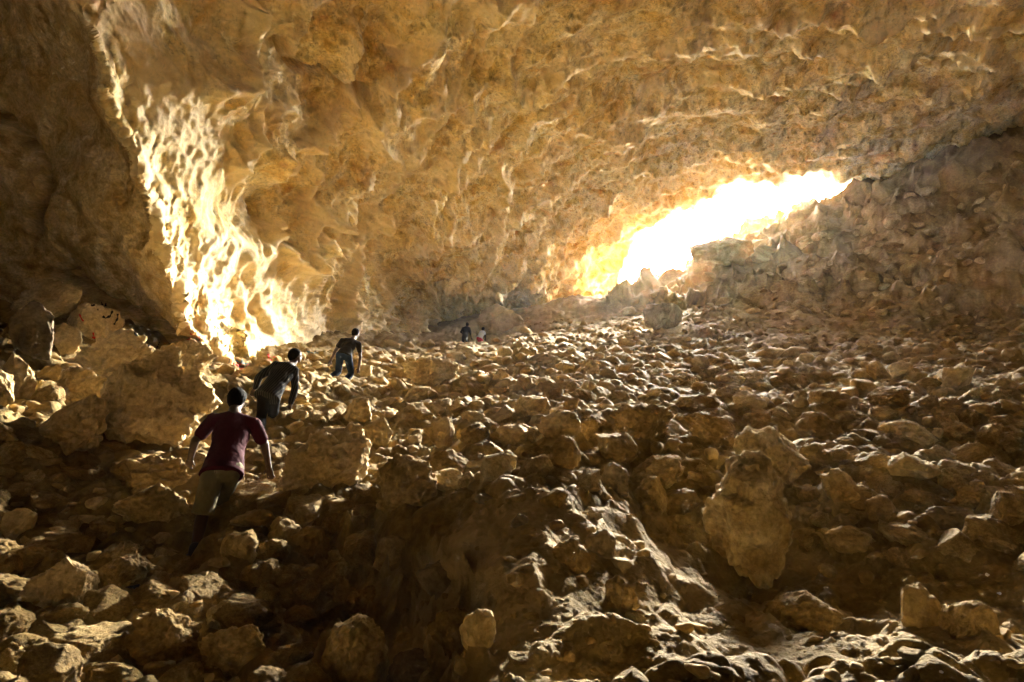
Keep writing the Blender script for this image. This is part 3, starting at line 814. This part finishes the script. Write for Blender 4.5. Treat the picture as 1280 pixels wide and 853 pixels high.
for t in range(NT):
    px = rr.uniform(-60, 1340); py = rr.uniform(378, 870) if rr.random() > .14 else rr.uniform(170, 420)
    if inpoly(np.array([px]), np.array([py]), DUST)[0] and rr.random() > .035: continue
    top = np.interp(px, [-60, 60, 270, 480, 560, 640, 770, 900, 1280], [400, 400, 455, 430, 430, 400, 396, 402, 415])
    onface = False
    if py < top:
        if px < 780 or py < np.interp(px, [770, 865, 940, 1010, 1110, 1160, 1280, 1340], [378, 358, 322, 294, 264, 232, 200, 195]) or rr.random() > .35: continue
        onface = True
    if 400 < px < 640 and py > 640 and rr.random() > .6: continue
    u = 1 - t / NT
    base_s = np.interp(py, [380, 400, 430, 470, 520, 600, 700, 860], [6, 7, 11, 18, 27, 36, 40, 44])
    if inpoly(np.array([px]), np.array([py]), DUST)[0]: base_s *= .45
    s = base_s * (.32 + 1.0 * u ** 1.6) * rr.uniform(.75, 1.2)
    if onface: s = rr.uniform(6, 15) * (1 + .8 * (rr.random() < .12))
    if s < 4.5: s = 4.5
    if not free(px, py, s): continue
    grid.setdefault((int(px // 24), int(py // 24)), []).append((px, py, s))
    cands.append((px, py, s))
print('rubble', len(cands))
hits = []
for (px, py, s) in cands:
    P = hit_ground(px, py)
    if P is None or P[1] > 50: continue
    hits.append((s, px, py, P))
hits.sort(key=lambda t: -t[0])
NIND = 300 - len(KEY) - 1
def place_words(px, py):
    if py > 640: h = 'low on the slope'
    elif py > 540: h = 'part way up the slope'
    elif py > 460: h = 'on the middle slope'
    else: h = 'high on the slope'
    return h
protome = []
ptr = []
for k, (V, F) in enumerate(protos):
    o = mesh_obj('rock', V / 2, F, M_ROCK)
    ptr.append(o)
used = [False] * PROTO_N
def grp(px, py):
    """rocks nothing tells apart share the label of their stretch of slope"""
    side_ = 'left of the climbers' if px < 235 else ('beside the climbers' if px < 480 else ('in the middle of the slope' if px < 860 else 'on the right-hand slope'))
    hh = 'low down' if py > 640 else ('half way up' if py > 500 else 'far up')
    return side_, hh
stuffV, stuffF, nv = [], [], 0
for i, (s, px, py, P) in enumerate(hits):
    f = proj(P)[2]
    m = s / FPX * f
    r1, r2, r3 = rr.uniform(0, 6.28), rr.uniform(-.5, .5), rr.uniform(-.5, .5)
    sc = np.array([rr.uniform(.95, 1.5), rr.uniform(.8, 1.2), rr.choice([.6, .7, .8, .9, 1.0])]) * m * (1.0 + .35 * (rr.random() < .2))
    P = P + np.array([0, .1 * m, sc[2] * rr.uniform(-.15, .2)])
    if i < NIND:
        k = rr.randrange(PROTO_N)
        if not used[k]: o = ptr[k]; used[k] = True
        else: o = ptr[k].copy(); COL.objects.link(o)
        o.location = P; o.scale = sc; o.rotation_euler = (r2, r3, r1)
        sd, hh = grp(px, py)
        tag(o, 'loose limestone rock %s, %s' % (sd, hh), 'rock', 'loose rocks %s, %s' % (sd, hh))
    else:
        V, F = small[rr.randrange(12)]
        c1, s1 = math.cos(r1), math.sin(r1); c2, s2 = math.cos(r2), math.sin(r2)
        V = V / 2 * sc
        V = np.stack([V[:, 0] * c2 - V[:, 2] * s2, V[:, 1], V[:, 0] * s2 + V[:, 2] * c2], -1)
        V = np.stack([V[:, 0] * c1 - V[:, 1] * s1, V[:, 0] * s1 + V[:, 1] * c1, V[:, 2]], -1) + P
        stuffV.append(V); stuffF.append(F + nv); nv += len(V)
for k in range(PROTO_N):
    if not used[k]: bpy.data.objects.remove(ptr[k])
# grit and pebbles
for t in range(900):
    px = rr.uniform(0, 1280); py = rr.uniform(600, 860)
    P = None
    y = rr.uniform(2.6, 9); x = rr.uniform(-1.0, 1.0) * y
    z = gz_at(x, y); m = abs(rr.gauss(.008, .012)) + .01
    V, F = small[rr.randrange(12)]
    V = V / 2 * m * np.array([1, 1, .7]) + np.array([x, y, z])
    stuffV.append(V); stuffF.append(F + nv); nv += len(V)
M_RUB = rock_mat('loose_rubble', ROCKC, 1.1, ((9, .03), (40, .01)))
tag(mesh_obj('rubble', np.vstack(stuffV), np.vstack(stuffF), M_RUB), 'small loose rubble and grit between the boulders', kind='stuff')

# ------------------------------------------------------------------ people
def ell(c, r, f=None, sub=3):
    """ellipsoid, radii (side, forward, up) in the frame whose forward is f"""
    V, F = ICO[sub]
    V = V * np.array(r)
    if f is not None: V = V @ frame(f)
    return V + np.asarray(c), F

def frame(f, up=(0, 0, 1)):
    f = np.asarray(f, float); f /= np.linalg.norm(f)
    s = np.cross(f, up); s /= np.linalg.norm(s) + 1e-9
    u = np.cross(s, f)
    return np.array([s, f, u])

def hand(elbow, wrist, s, flip, curl=.5):
    """palm, four fingers of different lengths and a thumb off the side"""
    f = wrist - elbow; f /= np.linalg.norm(f)
    side = np.cross(f, (0, 1, 0.2)); side /= np.linalg.norm(side)          # across the palm
    side = -side if flip else side
    nrm = np.cross(side, f); 
    if nrm[1] < 0: nrm = -nrm
    out = [tube([wrist - f * .01 * s, wrist + f * .05 * s, wrist + f * .085 * s], [(.026 * s, .018 * s), (.040 * s, .015 * s), (.040 * s, .013 * s)], side=side, per=3)]
    for k, ln in enumerate((.066, .076, .071, .056)):
        b = wrist + f * .082 * s + side * (.030 - .020 * k) * s
        d1 = f * math.cos(curl * .5) + nrm * math.sin(curl * .5); d2 = f * math.cos(curl * 1.4) + nrm * math.sin(curl * 1.4)
        m = b + d1 * ln * .5 * s + side * (.006 - .004 * k) * s
        out.append(tube([b, m, m + d2 * ln * .5 * s], [.0092 * s, .0085 * s, .0072 * s], per=2, n=10))
    b = wrist + f * .025 * s + side * .030 * s
    m = b + (f * .7 + side * .7) * .034 * s
    out.append(tube([b, m, m + (f * .9 + side * .25 + nrm * .3) * .032 * s], [.012 * s, .0105 * s, .0085 * s], per=2, n=10))
    return out

SKIN = simple_mat('dark_brown_skin', (.06, .031, .018), .6, 30, spec=.25)
HAIR = simple_mat('black_hair', (.006, .005, .004), .8, 90, spec=.04, bump=.5)

def person(label, y, J, look, shirt, legs, sleeve, short=False, vox=.008, s=1.0, eyes=True, clothes=('shirt', 'trousers'), shoe=None, hand_l=.5, hand_r=.5, hem=.0):
    """J: joint -> (px, py, metres further than y)"""
    P = {k: at(v[0], v[1], y + v[2]) for k, v in J.items()}
    base = np.array([(P['ankL'][0] + P['ankR'][0]) / 2, (P['ankL'][1] + P['ankR'][1]) / 2, min(P['ankL'][2], P['ankR'][2]) - .07])
    root = empty('person', base)
    tag(root, label, 'person', 'men climbing the slope')
    sh = P['shR'] - P['shL']; sh = sh / np.linalg.norm(sh)
    hp = P['hipR'] - P['hipL']; hp /= np.linalg.norm(hp)
    nk, hd = P['neck'], P['head']
    chest = (P['shL'] + P['shR']) / 2; hips = (P['hipL'] + P['hipR']) / 2
    spine = [chest * .94 + nk * .06, chest * .72 + hips * .28, chest * .4 + hips * .6, hips]
    def torso(e, cap=.95):
        return tube(spine, [(.135 * s + e, .075 * s + e), (.165 * s + e, .108 * s + e), (.142 * s + e, .098 * s + e), (.150 * s + e, .108 * s + e)], side=sh, n=28, cap=cap)
    def arm(q, e, upto=1.0, k0=0):
        a, b, c = P['sh' + q], P['el' + q], P['wr' + q]
        if upto <= 1: return tube([a, a + (b - a) * upto], [.056 * s + e, (.056 - .014 * upto) * s + e], n=16)
        return tube([a, b, b + (c - b) * (upto - 1)], [.056 * s + e, .042 * s + e, .031 * s + e], n=16)
    def leg(q, e, upto=2.0):
        a, b, c = P['hip' + q], P['kn' + q], P['ank' + q]
        mid = b + (c - b) * .35
        if upto <= 1: return tube([a, a + (b - a) * upto], [.088 * s + e, .066 * s + e * 1.1], n=18, cap=.2)
        if upto < 2:
            t = upto - 1
            return tube([a, b, b + (c - b) * t], [.088 * s + e, .060 * s + e, .060 * s + e * 1.5], n=18)
        return tube([a, b, mid, c], [.088 * s + e, .058 * s + e, .055 * s + e, .038 * s + e], n=18)
    f = np.asarray(look, float); f /= np.linalg.norm(f)
    Fm = frame(f)
    sd, up = Fm[0], Fm[2]
    parts = [torso(0), arm('L', 0, 2), arm('R', 0, 2), leg('L', 0), leg('R', 0),
             tube([chest * .6 + nk * .4, nk, hd - up * .05 * s], [.080 * s, .060 * s, .058 * s], n=16),
             tube([P['shL'], nk * .5 + chest * .5, P['shR']], [.052 * s, .062 * s, .052 * s], n=16),
             ell(hd + up * .02 * s, (.074 * s, .094 * s, .092 * s), f), ell(hd - up * .045 * s + f * .018 * s, (.056 * s, .070 * s, .065 * s), f),
             ell(hd - up * .018 * s + f * .098 * s, (.012 * s, .018 * s, .022 * s), f), ell(hd - up * .095 * s + f * .062 * s, (.022 * s, .018 * s, .014 * s), f),
             ell(hd - up * .052 * s + f * .088 * s, (.024 * s, .010 * s, .009 * s), f),
             ell(hd + sd * .076 * s - up * .01 * s, (.010 * s, .018 * s, .031 * s), f), ell(hd - sd * .076 * s - up * .01 * s, (.010 * s, .018 * s, .031 * s), f)]
    parts += hand(P['elL'], P['wrL'], s, False, hand_l) + hand(P['elR'], P['wrR'], s, True, hand_r)
    for q in 'LR':
        a, t = P['ank' + q], P['toe' + q]
        parts.append(tube([a + (a - t) * .1, a * .5 + t * .5, t], [.036 * s, .036 * s, .03 * s], per=3))
    V, F = remesh(*merge(parts), vox if not short else vox, 3)
    mesh_obj('body', V - base, F, SKIN, root)
    # hair: a cap drawn back from the face and ears
    V, F = ICO[4]
    L = V.copy()
    k = 1.20 + .05 * fbm(V * 6, 3)
    away = sstep(.25, .55, V[:, 1] - .9 * V[:, 2]) + sstep(-.7, -.95, V[:, 2])
    k = k - .32 * np.clip(away, 0, 1)
    V = (L * k[:, None]) * np.array([.078, .097, .104]) * s - np.array([0, .012, .018]) * s
    mesh_obj('hair', V @ Fm + hd + up * .022 * s - base, F, HAIR, root)
    if eyes:
        for q in (-1, 1):
            V, F = ell(hd + f * .088 * s + sd * q * .03 * s + up * .002 * s, (.011 * s,) * 3, f, 2)
            mesh_obj('eye', V - base, F, EYE, root)
    def cloth(name, ps, mat, amp, smooth=5):
        V, F = remesh(*merge(ps), vox * 1.25, smooth)
        c = V.mean(0); n = V - c
        w = fbm(V * np.array([9, 9, 5]) / s, 3) * amp
        nn = n / (np.linalg.norm(n, axis=1)[:, None])
        V = V + nn * w[:, None] * s
        return mesh_obj(name, V - base, F, mat, root)
    drop = hips + (hips - chest) / np.linalg.norm(hips - chest) * hem
    sp = [torso(.018 * s, .1), tube([spine[2], hips, drop], [(.165 * s, .122 * s), (.195 * s, .138 * s), (.208 * s, .148 * s)], side=sh, n=28, cap=.12),
          tube([P['shL'], nk * .3 + chest * .7, P['shR']], [.066 * s, .074 * s, .066 * s], n=16), arm('L', .02 * s, sleeve), arm('R', .02 * s, sleeve)]
    cloth(clothes[0], sp, shirt, .012)
    lo = .9 if short else 1.96
    e = .026 * s if short else .018 * s
    lp_ = [leg('L', e, lo), leg('R', e, lo), tube([hips * .8 + chest * .2, hips], [(.140 * s, .105 * s), (.158 * s, .118 * s)], side=hp, n=28), tube([P['hipL'], P['hipR']], [.095 * s, .095 * s])]
    if short:
        for q in 'LR':
            a, b, c = P['hip' + q], P['kn' + q], P['ank' + q]
            lp_.append(tube([a * .3 + b * .7, b + (c - b) * .04], [.092 * s, .104 * s], cap=.1))
    cloth(clothes[1], lp_, legs, .012)
    for q in 'LR':
        a, t = P['ank' + q], P['toe' + q]
        d = (t - a); d /= np.linalg.norm(d)
        dn = np.array([0, 0, -1.0])
        sh_ = [tube([a - d * .05 * s + dn * .03 * s, a * .5 + t * .5 + dn * .012 * s, t + dn * .0 * s], [(.046 * s, .045 * s), (.050 * s, .040 * s), (.042 * s, .028 * s)], per=4),
               tube([a + np.array([0, 0, .045 * s]), a + dn * .03 * s], [.050 * s, .052 * s], per=3)]
        V, F = remesh(*merge(sh_), .009, 3)
        so_ = mesh_obj('shoe', V - base, F, shoe or BLACKSHOE, root)
        V, F = tube([a - d * .06 * s + dn * .066 * s, a * .5 + t * .5 + dn * .05 * s, t + dn * .026 * s + d * .01], [(.048 * s, .013 * s), (.053 * s, .012 * s), (.043 * s, .011 * s)], per=4)
        mesh_obj('sole', V - base, F, SOLE, so_)
        
    return root

def stripe_mat():
    m, nt, b = nt_mat('dark_striped_cotton'); L = nt.links
    tc = nt.nodes.new('ShaderNodeTexCoord'); mp = nt.nodes.new('ShaderNodeMapping'); mp.inputs['Rotation'].default_value = (0, R(-22), 0)
    wv = nt.nodes.new('ShaderNodeTexWave'); wv.inputs['Scale'].default_value = 9; wv.inputs['Distortion'].default_value = .6
    rp = nt.nodes.new('ShaderNodeValToRGB'); rp.color_ramp.elements[0].position = .80; rp.color_ramp.elements[0].color = (.012, .012, .014, 1)
    rp.color_ramp.elements[1].position = .95; rp.color_ramp.elements[1].color = (.06, .056, .05, 1)
    L.new(tc.outputs['Object'], mp.inputs[0]); L.new(mp.outputs[0], wv.inputs[0]); L.new(wv.outputs['Fac'], rp.inputs[0]); L.new(rp.outputs[0], b.inputs['Base Color'])
    b.inputs['Roughness'].default_value = .9; b.inputs['Specular IOR Level'].default_value = .05
    return m
EYE = simple_mat('eye_white', (.5, .48, .45), .3)
BLACKSHOE = simple_mat('black_shoe', (.015, .015, .017), .5)
SOLE = simple_mat('grey_sole', (.16, .16, .16), .7)
MAROON = simple_mat('maroon_cotton', (.045, .004, .011), .85, 14, spec=.08, bump=.6)
KHAKI = simple_mat('khaki_cotton', (.13, .11, .062), .9, 14, bump=.6)
BLACKC = simple_mat('black_cotton', (.007, .007, .009), .9, 14, spec=.05, bump=.4)
BROWNC = simple_mat('dark_brown_cotton', (.016, .012, .009), .9, 14, spec=.06, bump=.5)
DENIM = simple_mat('dark_blue_denim', (.012, .022, .045), .9, 18, spec=.08, bump=.5)
RED = simple_mat('red_cloth', (.5, .01, .015), .8, 14)
WHITE = simple_mat('pale_grey_cotton', (.5, .47, .42), .9, 14)
STRIPE = stripe_mat()

person('man in maroon t-shirt and khaki shorts, nearest and lowest of the climbers', 6.0,
       dict(head=(297, 499, .62), neck=(293, 513, .55), shL=(268, 524, .42), shR=(317, 531, .50), elL=(244, 551, .30), wrL=(238, 573, .42), elR=(331, 556, .62), wrR=(336, 584, .70),
            hipL=(267, 590, .08), hipR=(289, 588, .12), knL=(254, 640, .10), ankL=(243, 691, -.12), toeL=(231, 701, .06), knR=(277, 622, .50), ankR=(264, 662, .35), toeR=(266, 664, .55)),
       (.12, .95, .12), MAROON, KHAKI, .72, short=True, vox=.008, clothes=('t_shirt', 'shorts'), hem=.05)
person('man in dark striped long-sleeved shirt and black trousers, second from the bottom', 9.4,
       dict(head=(369.5, 445, .55), neck=(366, 455, .5), shL=(346, 457, .36), shR=(368, 463, .38), elL=(324, 471, .25), wrL=(318, 486, .30), elR=(369, 485, .5), wrR=(363, 506, .6),
            hipL=(331, 491, .02), hipR=(343, 492, .06), knL=(326, 524, .15), ankL=(323, 560, -.15), toeL=(320, 565, .1), knR=(341, 522, .42), ankR=(331, 550, .4), toeR=(336, 553, .6)),
       (.75, .65, .05), STRIPE, BLACKC, 1.85, vox=.009, hem=.10)
person('man in brown t-shirt and blue jeans, third from the bottom, mid stride', 15.0,
       dict(head=(445, 416.5, .55), neck=(443, 422, .5), shL=(428, 426, .34), shR=(448, 430, .36), elL=(419, 439, .25), wrL=(413, 452, .30), elR=(450.5, 446, .45), wrR=(448.5, 460, .5),
            hipL=(425, 444, .0), hipR=(435, 445, .04), knL=(423, 465, .20), ankL=(406, 478, -.25), toeL=(404, 484, -.18), knR=(439, 466, .40), ankR=(429, 484, .15), toeR=(424, 489, .28)),
       (.55, .8, .10), BROWNC, DENIM, .55, vox=.011, clothes=('t_shirt', 'jeans'), hem=.03)
person('man all in black walking ahead, upright, on the left of the two farthest climbers', 35.6,
       dict(head=(584.2, 406, .12), neck=(583.7, 408.6, .1), shL=(579.2, 410.2, .05), shR=(586.6, 410.4, .05), elL=(576.2, 415.2, -.05), wrL=(578.5, 417.8, .1), elR=(588, 416.6, 0), wrR=(589.6, 422.4, .15),
            hipL=(579.6, 420.8, 0), hipR=(583.2, 420.8, 0), knL=(579, 428.5, .1), ankL=(578.4, 435.6, -.1), toeL=(578.2, 436.6, .1), knR=(583.5, 428, .3), ankR=(581.5, 434.8, .2), toeR=(582, 435.6, .4)),
       (.2, .9, 0), BLACKC, BLACKC, 1.4, vox=.018, eyes=False)
person('stooping figure in pale shirt and red shorts, right of the two farthest climbers', 35.8,
       dict(head=(604.2, 411.6, .3), neck=(603.6, 413.6, .25), shL=(601.2, 415.0, .2), shR=(605.4, 415.4, .2), elL=(600.6, 419.5, .3), wrL=(602, 423, .4), elR=(606.4, 419, .3), wrR=(606.6, 423.5, .4),
            hipL=(597.8, 423, 0), hipR=(600.6, 423.4, 0), knL=(600, 427.6, .35), ankL=(597.8, 432.6, .05), toeL=(598, 433.4, .2), knR=(602.4, 427.4, .35), ankR=(601, 432.4, .1), toeR=(601.6, 433.2, .3)),
       (.7, .7, -.1), WHITE, RED, .6, short=True, vox=.018, eyes=False, clothes=('shirt', 'shorts'))

# ------------------------------------------------------------------ painted marks and litter
bpy.context.view_layer.update()
def cast(px, py):
    d = Vector(ray(px, py)).normalized()
    ok, loc, nrm, _, ob, _ = scene.ray_cast(bpy.context.evaluated_depsgraph_get(), Vector((0, 0, 0)), d)
    return (np.array(loc), np.array(nrm), ob.name) if ok else None

def strokes(name, lines, mat, label, wpx=2.2):
    Vs, Fs, n = [], [], 0
    for ln in lines:
        ln = np.array(ln, float)
        pts = []
        for a, b in zip(ln[:-1], ln[1:]):
            k = max(2, int(np.hypot(*(b - a)) / .8))
            pts += [a + (b - a) * t / k for t in range(k)]
        pts.append(ln[-1]); pts = np.array(pts)
        tg = np.gradient(pts, axis=0); tg /= np.linalg.norm(tg, axis=1)[:, None] + 1e-9
        no = np.stack([-tg[:, 1], tg[:, 0]], 1)
        row = []
        y_prev = None
        for i, p in enumerate(pts):
            ww = wpx * (.75 + .35 * math.sin(i * .7 + len(Vs)))
            rr_ = []
            for q in (-.5, 0, .5):
                c = cast(*(p + no[i] * ww * q))
                if c is None: rr_ = None; break
                rr_.append(c[0] * (1 - .012 / np.linalg.norm(c[0])) + c[1] * .004)
            if rr_ is not None and y_prev is not None and abs(rr_[1][1] - y_prev) > 1.2: rr_ = None
            if rr_ is not None: y_prev = rr_[1][1]
            row.append(rr_)
        for a, b in zip(row[:-1], row[1:]):
            if a is None or b is None: continue
            Vs += [a[0], a[1], a[2], b[0], b[1], b[2]]
            Fs += [(n, n + 1, n + 4, n + 3), (n + 1, n + 2, n + 5, n + 4)]; n += 6
    if not Vs: print('no stroke', label); return
    tag(mesh_obj(name, np.array(Vs), Fs, mat), label, 'graffiti', 'painted marks on the rock')
GB = simple_mat('black_paint', (.006, .006, .006), .7)
GR_ = simple_mat('red_paint', (.55, .03, .03), .7)
GT = simple_mat('teal_paint', (.03, .13, .16), .7)
def z1(x, y): return (80 + x / 7.757, 340 + y / 7.757)
def z2(x, y): return (220 + x / 6.4, 400 + y / 6.4)
strokes('graffiti', [[z1(262, 322), z1(295, 325), z1(290, 250)], [z1(325, 362), z1(332, 374)], [z1(365, 290), z1(372, 330), z1(400, 355), z1(408, 300)], [z1(375, 432), z1(405, 450), z1(445, 430), z1(470, 378)],
                     [z1(520, 405), z1(520, 450), z1(485, 512)]], GB, 'curling black painted script on the shaded rock above the painted slab', 2.8)
strokes('graffiti', [[z1(560, 545), z1(585, 556)], [z1(610, 550), z1(630, 560)], [z1(680, 590), z1(712, 622), z1(740, 590), z1(700, 570)], [z1(795, 600), z1(765, 690)], [z1(815, 720), z1(850, 715), z1(885, 660), z1(850, 690)], [z1(925, 680), z1(900, 745)]],
        GB, 'black painted strokes above the pyramid boulder, beside the dark crevice', 2.8)
strokes('graffiti', [[z1(150, 410), z1(170, 460), z1(190, 480)], [z1(165, 440), z1(185, 475)], [z1(285, 590), z1(290, 630), z1(305, 640)], [z1(270, 630), z1(300, 645)]], GR_, 'two faint red dabs on the sunlit slab', 2.0)
strokes('graffiti', [[z2(85, 155), z2(115, 150), z2(130, 115), z2(150, 150)], [z2(110, 105), z2(140, 140)], [z2(150, 120), z2(165, 165), z2(185, 170), z2(195, 125)], [z2(95, 135), z2(200, 140)]], GR_, 'red scribble near the foot of the hanging rib', 2.2)
strokes('graffiti', [[z2(460, 345), z2(500, 370), z2(520, 340)], [z2(510, 390), z2(550, 392), z2(580, 350)], [z2(470, 330), z2(500, 345)], [z2(535, 380), z2(545, 360)]], GR_, 'red scribble under the teal scribble at the wall foot', 2.2)
strokes('graffiti', [[z2(400, 240), z2(430, 270), z2(480, 295)], [z2(435, 270), z2(450, 290)], [z2(480, 325), z2(520, 345), z2(535, 315)], [z2(425, 345), z2(430, 310)], [z2(530, 345), z2(575, 350)]], GT, 'dark teal scribble over the red scribble at the wall foot', 1.8)
strokes('graffiti', [[z2(730, 280), z2(760, 290)], [z2(745, 270), z2(740, 320), z2(770, 320)], [z2(780, 300), z2(790, 290)]], GR_, 'small red mark on the rock behind the striped shirt', 2.0)
strokes('graffiti', [[z2(1045, 250), z2(1080, 262), z2(1140, 265)], [z2(1060, 265), z2(1075, 245)], [z2(1100, 270), z2(1120, 255)]], GT, 'faint teal mark between the second and third climbers', 1.6)
strokes('graffiti', [[z2(633, 138), z2(650, 155), z2(675, 150)]], GB, 'short black tick on the wall above the striped shirt', 1.8)

LIT = simple_mat('white_litter', (.8, .8, .82), .35, 40, spec=.6)
DRK = simple_mat('black_plastic', (.01, .01, .012), .4)
for k, (px, py, w_, lab) in enumerate([(1235, 720, 8, 'crumpled white scrap in the dust right of the upright stone, largest of the scraps'), (1249, 743, 6, 'small white scrap just below the largest white scrap'), (1177, 841, 6, 'small white scrap on bare dust close to the camera')]):
    c = cast(px, py)
    V, F = rock_shape(3, 60 + k, cuts=10, rough=2.5, cutmin=.3)
    m = w_ / FPX * proj(c[0])[2]
    o = mesh_obj('litter_scrap', V * np.array([m, m, m * .6]) / 2, F, LIT, smooth=False); o.location = c[0] + np.array([0, 0, m * .15])
    tag(o, lab, 'litter', 'white scraps of litter')
c = cast(166, 738)
V, F = tube([(-.045, 0, 0), (0, 0, .004), (.03, 0, .0)], [.008, .012, .022])
o = mesh_obj('dark_scrap', V, F, DRK); o.location = c[0] + np.array([0, 0, .02]); o.rotation_euler = (0, 0, .3)
tag(o, 'small black scrap of plastic on the dusty patch left of the shoe', 'litter')


# ------------------------------------------------------------------ light, sky, camera
SUN_AZ, SUN_EL = 21.0, 29.5
w = bpy.data.worlds.new('World'); scene.world = w; w.use_nodes = True
nt = w.node_tree
sky = nt.nodes.new('ShaderNodeTexSky'); sky.sky_type = 'NISHITA'; sky.sun_disc = False
sky.sun_elevation = R(SUN_EL); sky.sun_rotation = R(SUN_AZ)
nt.links.new(sky.outputs[0], nt.nodes['Background'].inputs[0])
nt.nodes['Background'].inputs[1].default_value = .15
ld = bpy.data.lights.new('sun', 'SUN'); ld.energy = 5; ld.angle = R(25); ld.color = (1, .94, .80)
so = bpy.data.objects.new('sun', ld); COL.objects.link(so)
sd = azel(np.array(SUN_AZ), np.array(SUN_EL))
so.rotation_euler = Vector(sd).to_track_quat('Z', 'Y').to_euler()
so.location = (30, 60, 60)

cam = bpy.data.cameras.new('camera'); co = bpy.data.objects.new('camera', cam); COL.objects.link(co)
cam.sensor_width = 36; cam.lens = 36 * FPX / 1280
cam.clip_start = .05; cam.clip_end = 6000
co.rotation_euler = (math.pi / 2 + PITCH, 0, 0)
scene.camera = co
scene.view_settings.view_transform = 'Standard'
scene.view_settings.look = 'None'
scene.view_settings.exposure = 6.25
scene.view_settings.gamma = 1
scene.cycles.use_denoising = True
hz = mesh_obj('haze', [(x, y, z) for x in (-140, 140) for y in (-110, 190) for z in (-40, 60)], [(0, 1, 3, 2), (4, 6, 7, 5), (0, 4, 5, 1), (2, 3, 7, 6), (0, 2, 6, 4), (1, 5, 7, 3)], None, smooth=False)
hm = bpy.data.materials.new('dusty_air'); hm.use_nodes = True
hn = hm.node_tree; hn.nodes.remove(hn.nodes['Principled BSDF'])
pv = hn.nodes.new('ShaderNodeVolumePrincipled'); pv.inputs['Color'].default_value = (1, .93, .80, 1)
pv.inputs['Density'].default_value = .00018; pv.inputs['Anisotropy'].default_value = .6
hn.links.new(pv.outputs[0], hn.nodes['Material Output'].inputs['Volume'])
hz.data.materials.append(hm)
tag(hz, 'thin dusty air glowing in front of the cave mouth', kind='stuff')
scene.cycles.max_bounces = 7
scene.cycles.volume_bounces = 1
scene.cycles.diffuse_bounces = 6
scene.cycles.glossy_bounces = 2
scene.cycles.sample_clamp_indirect = 8
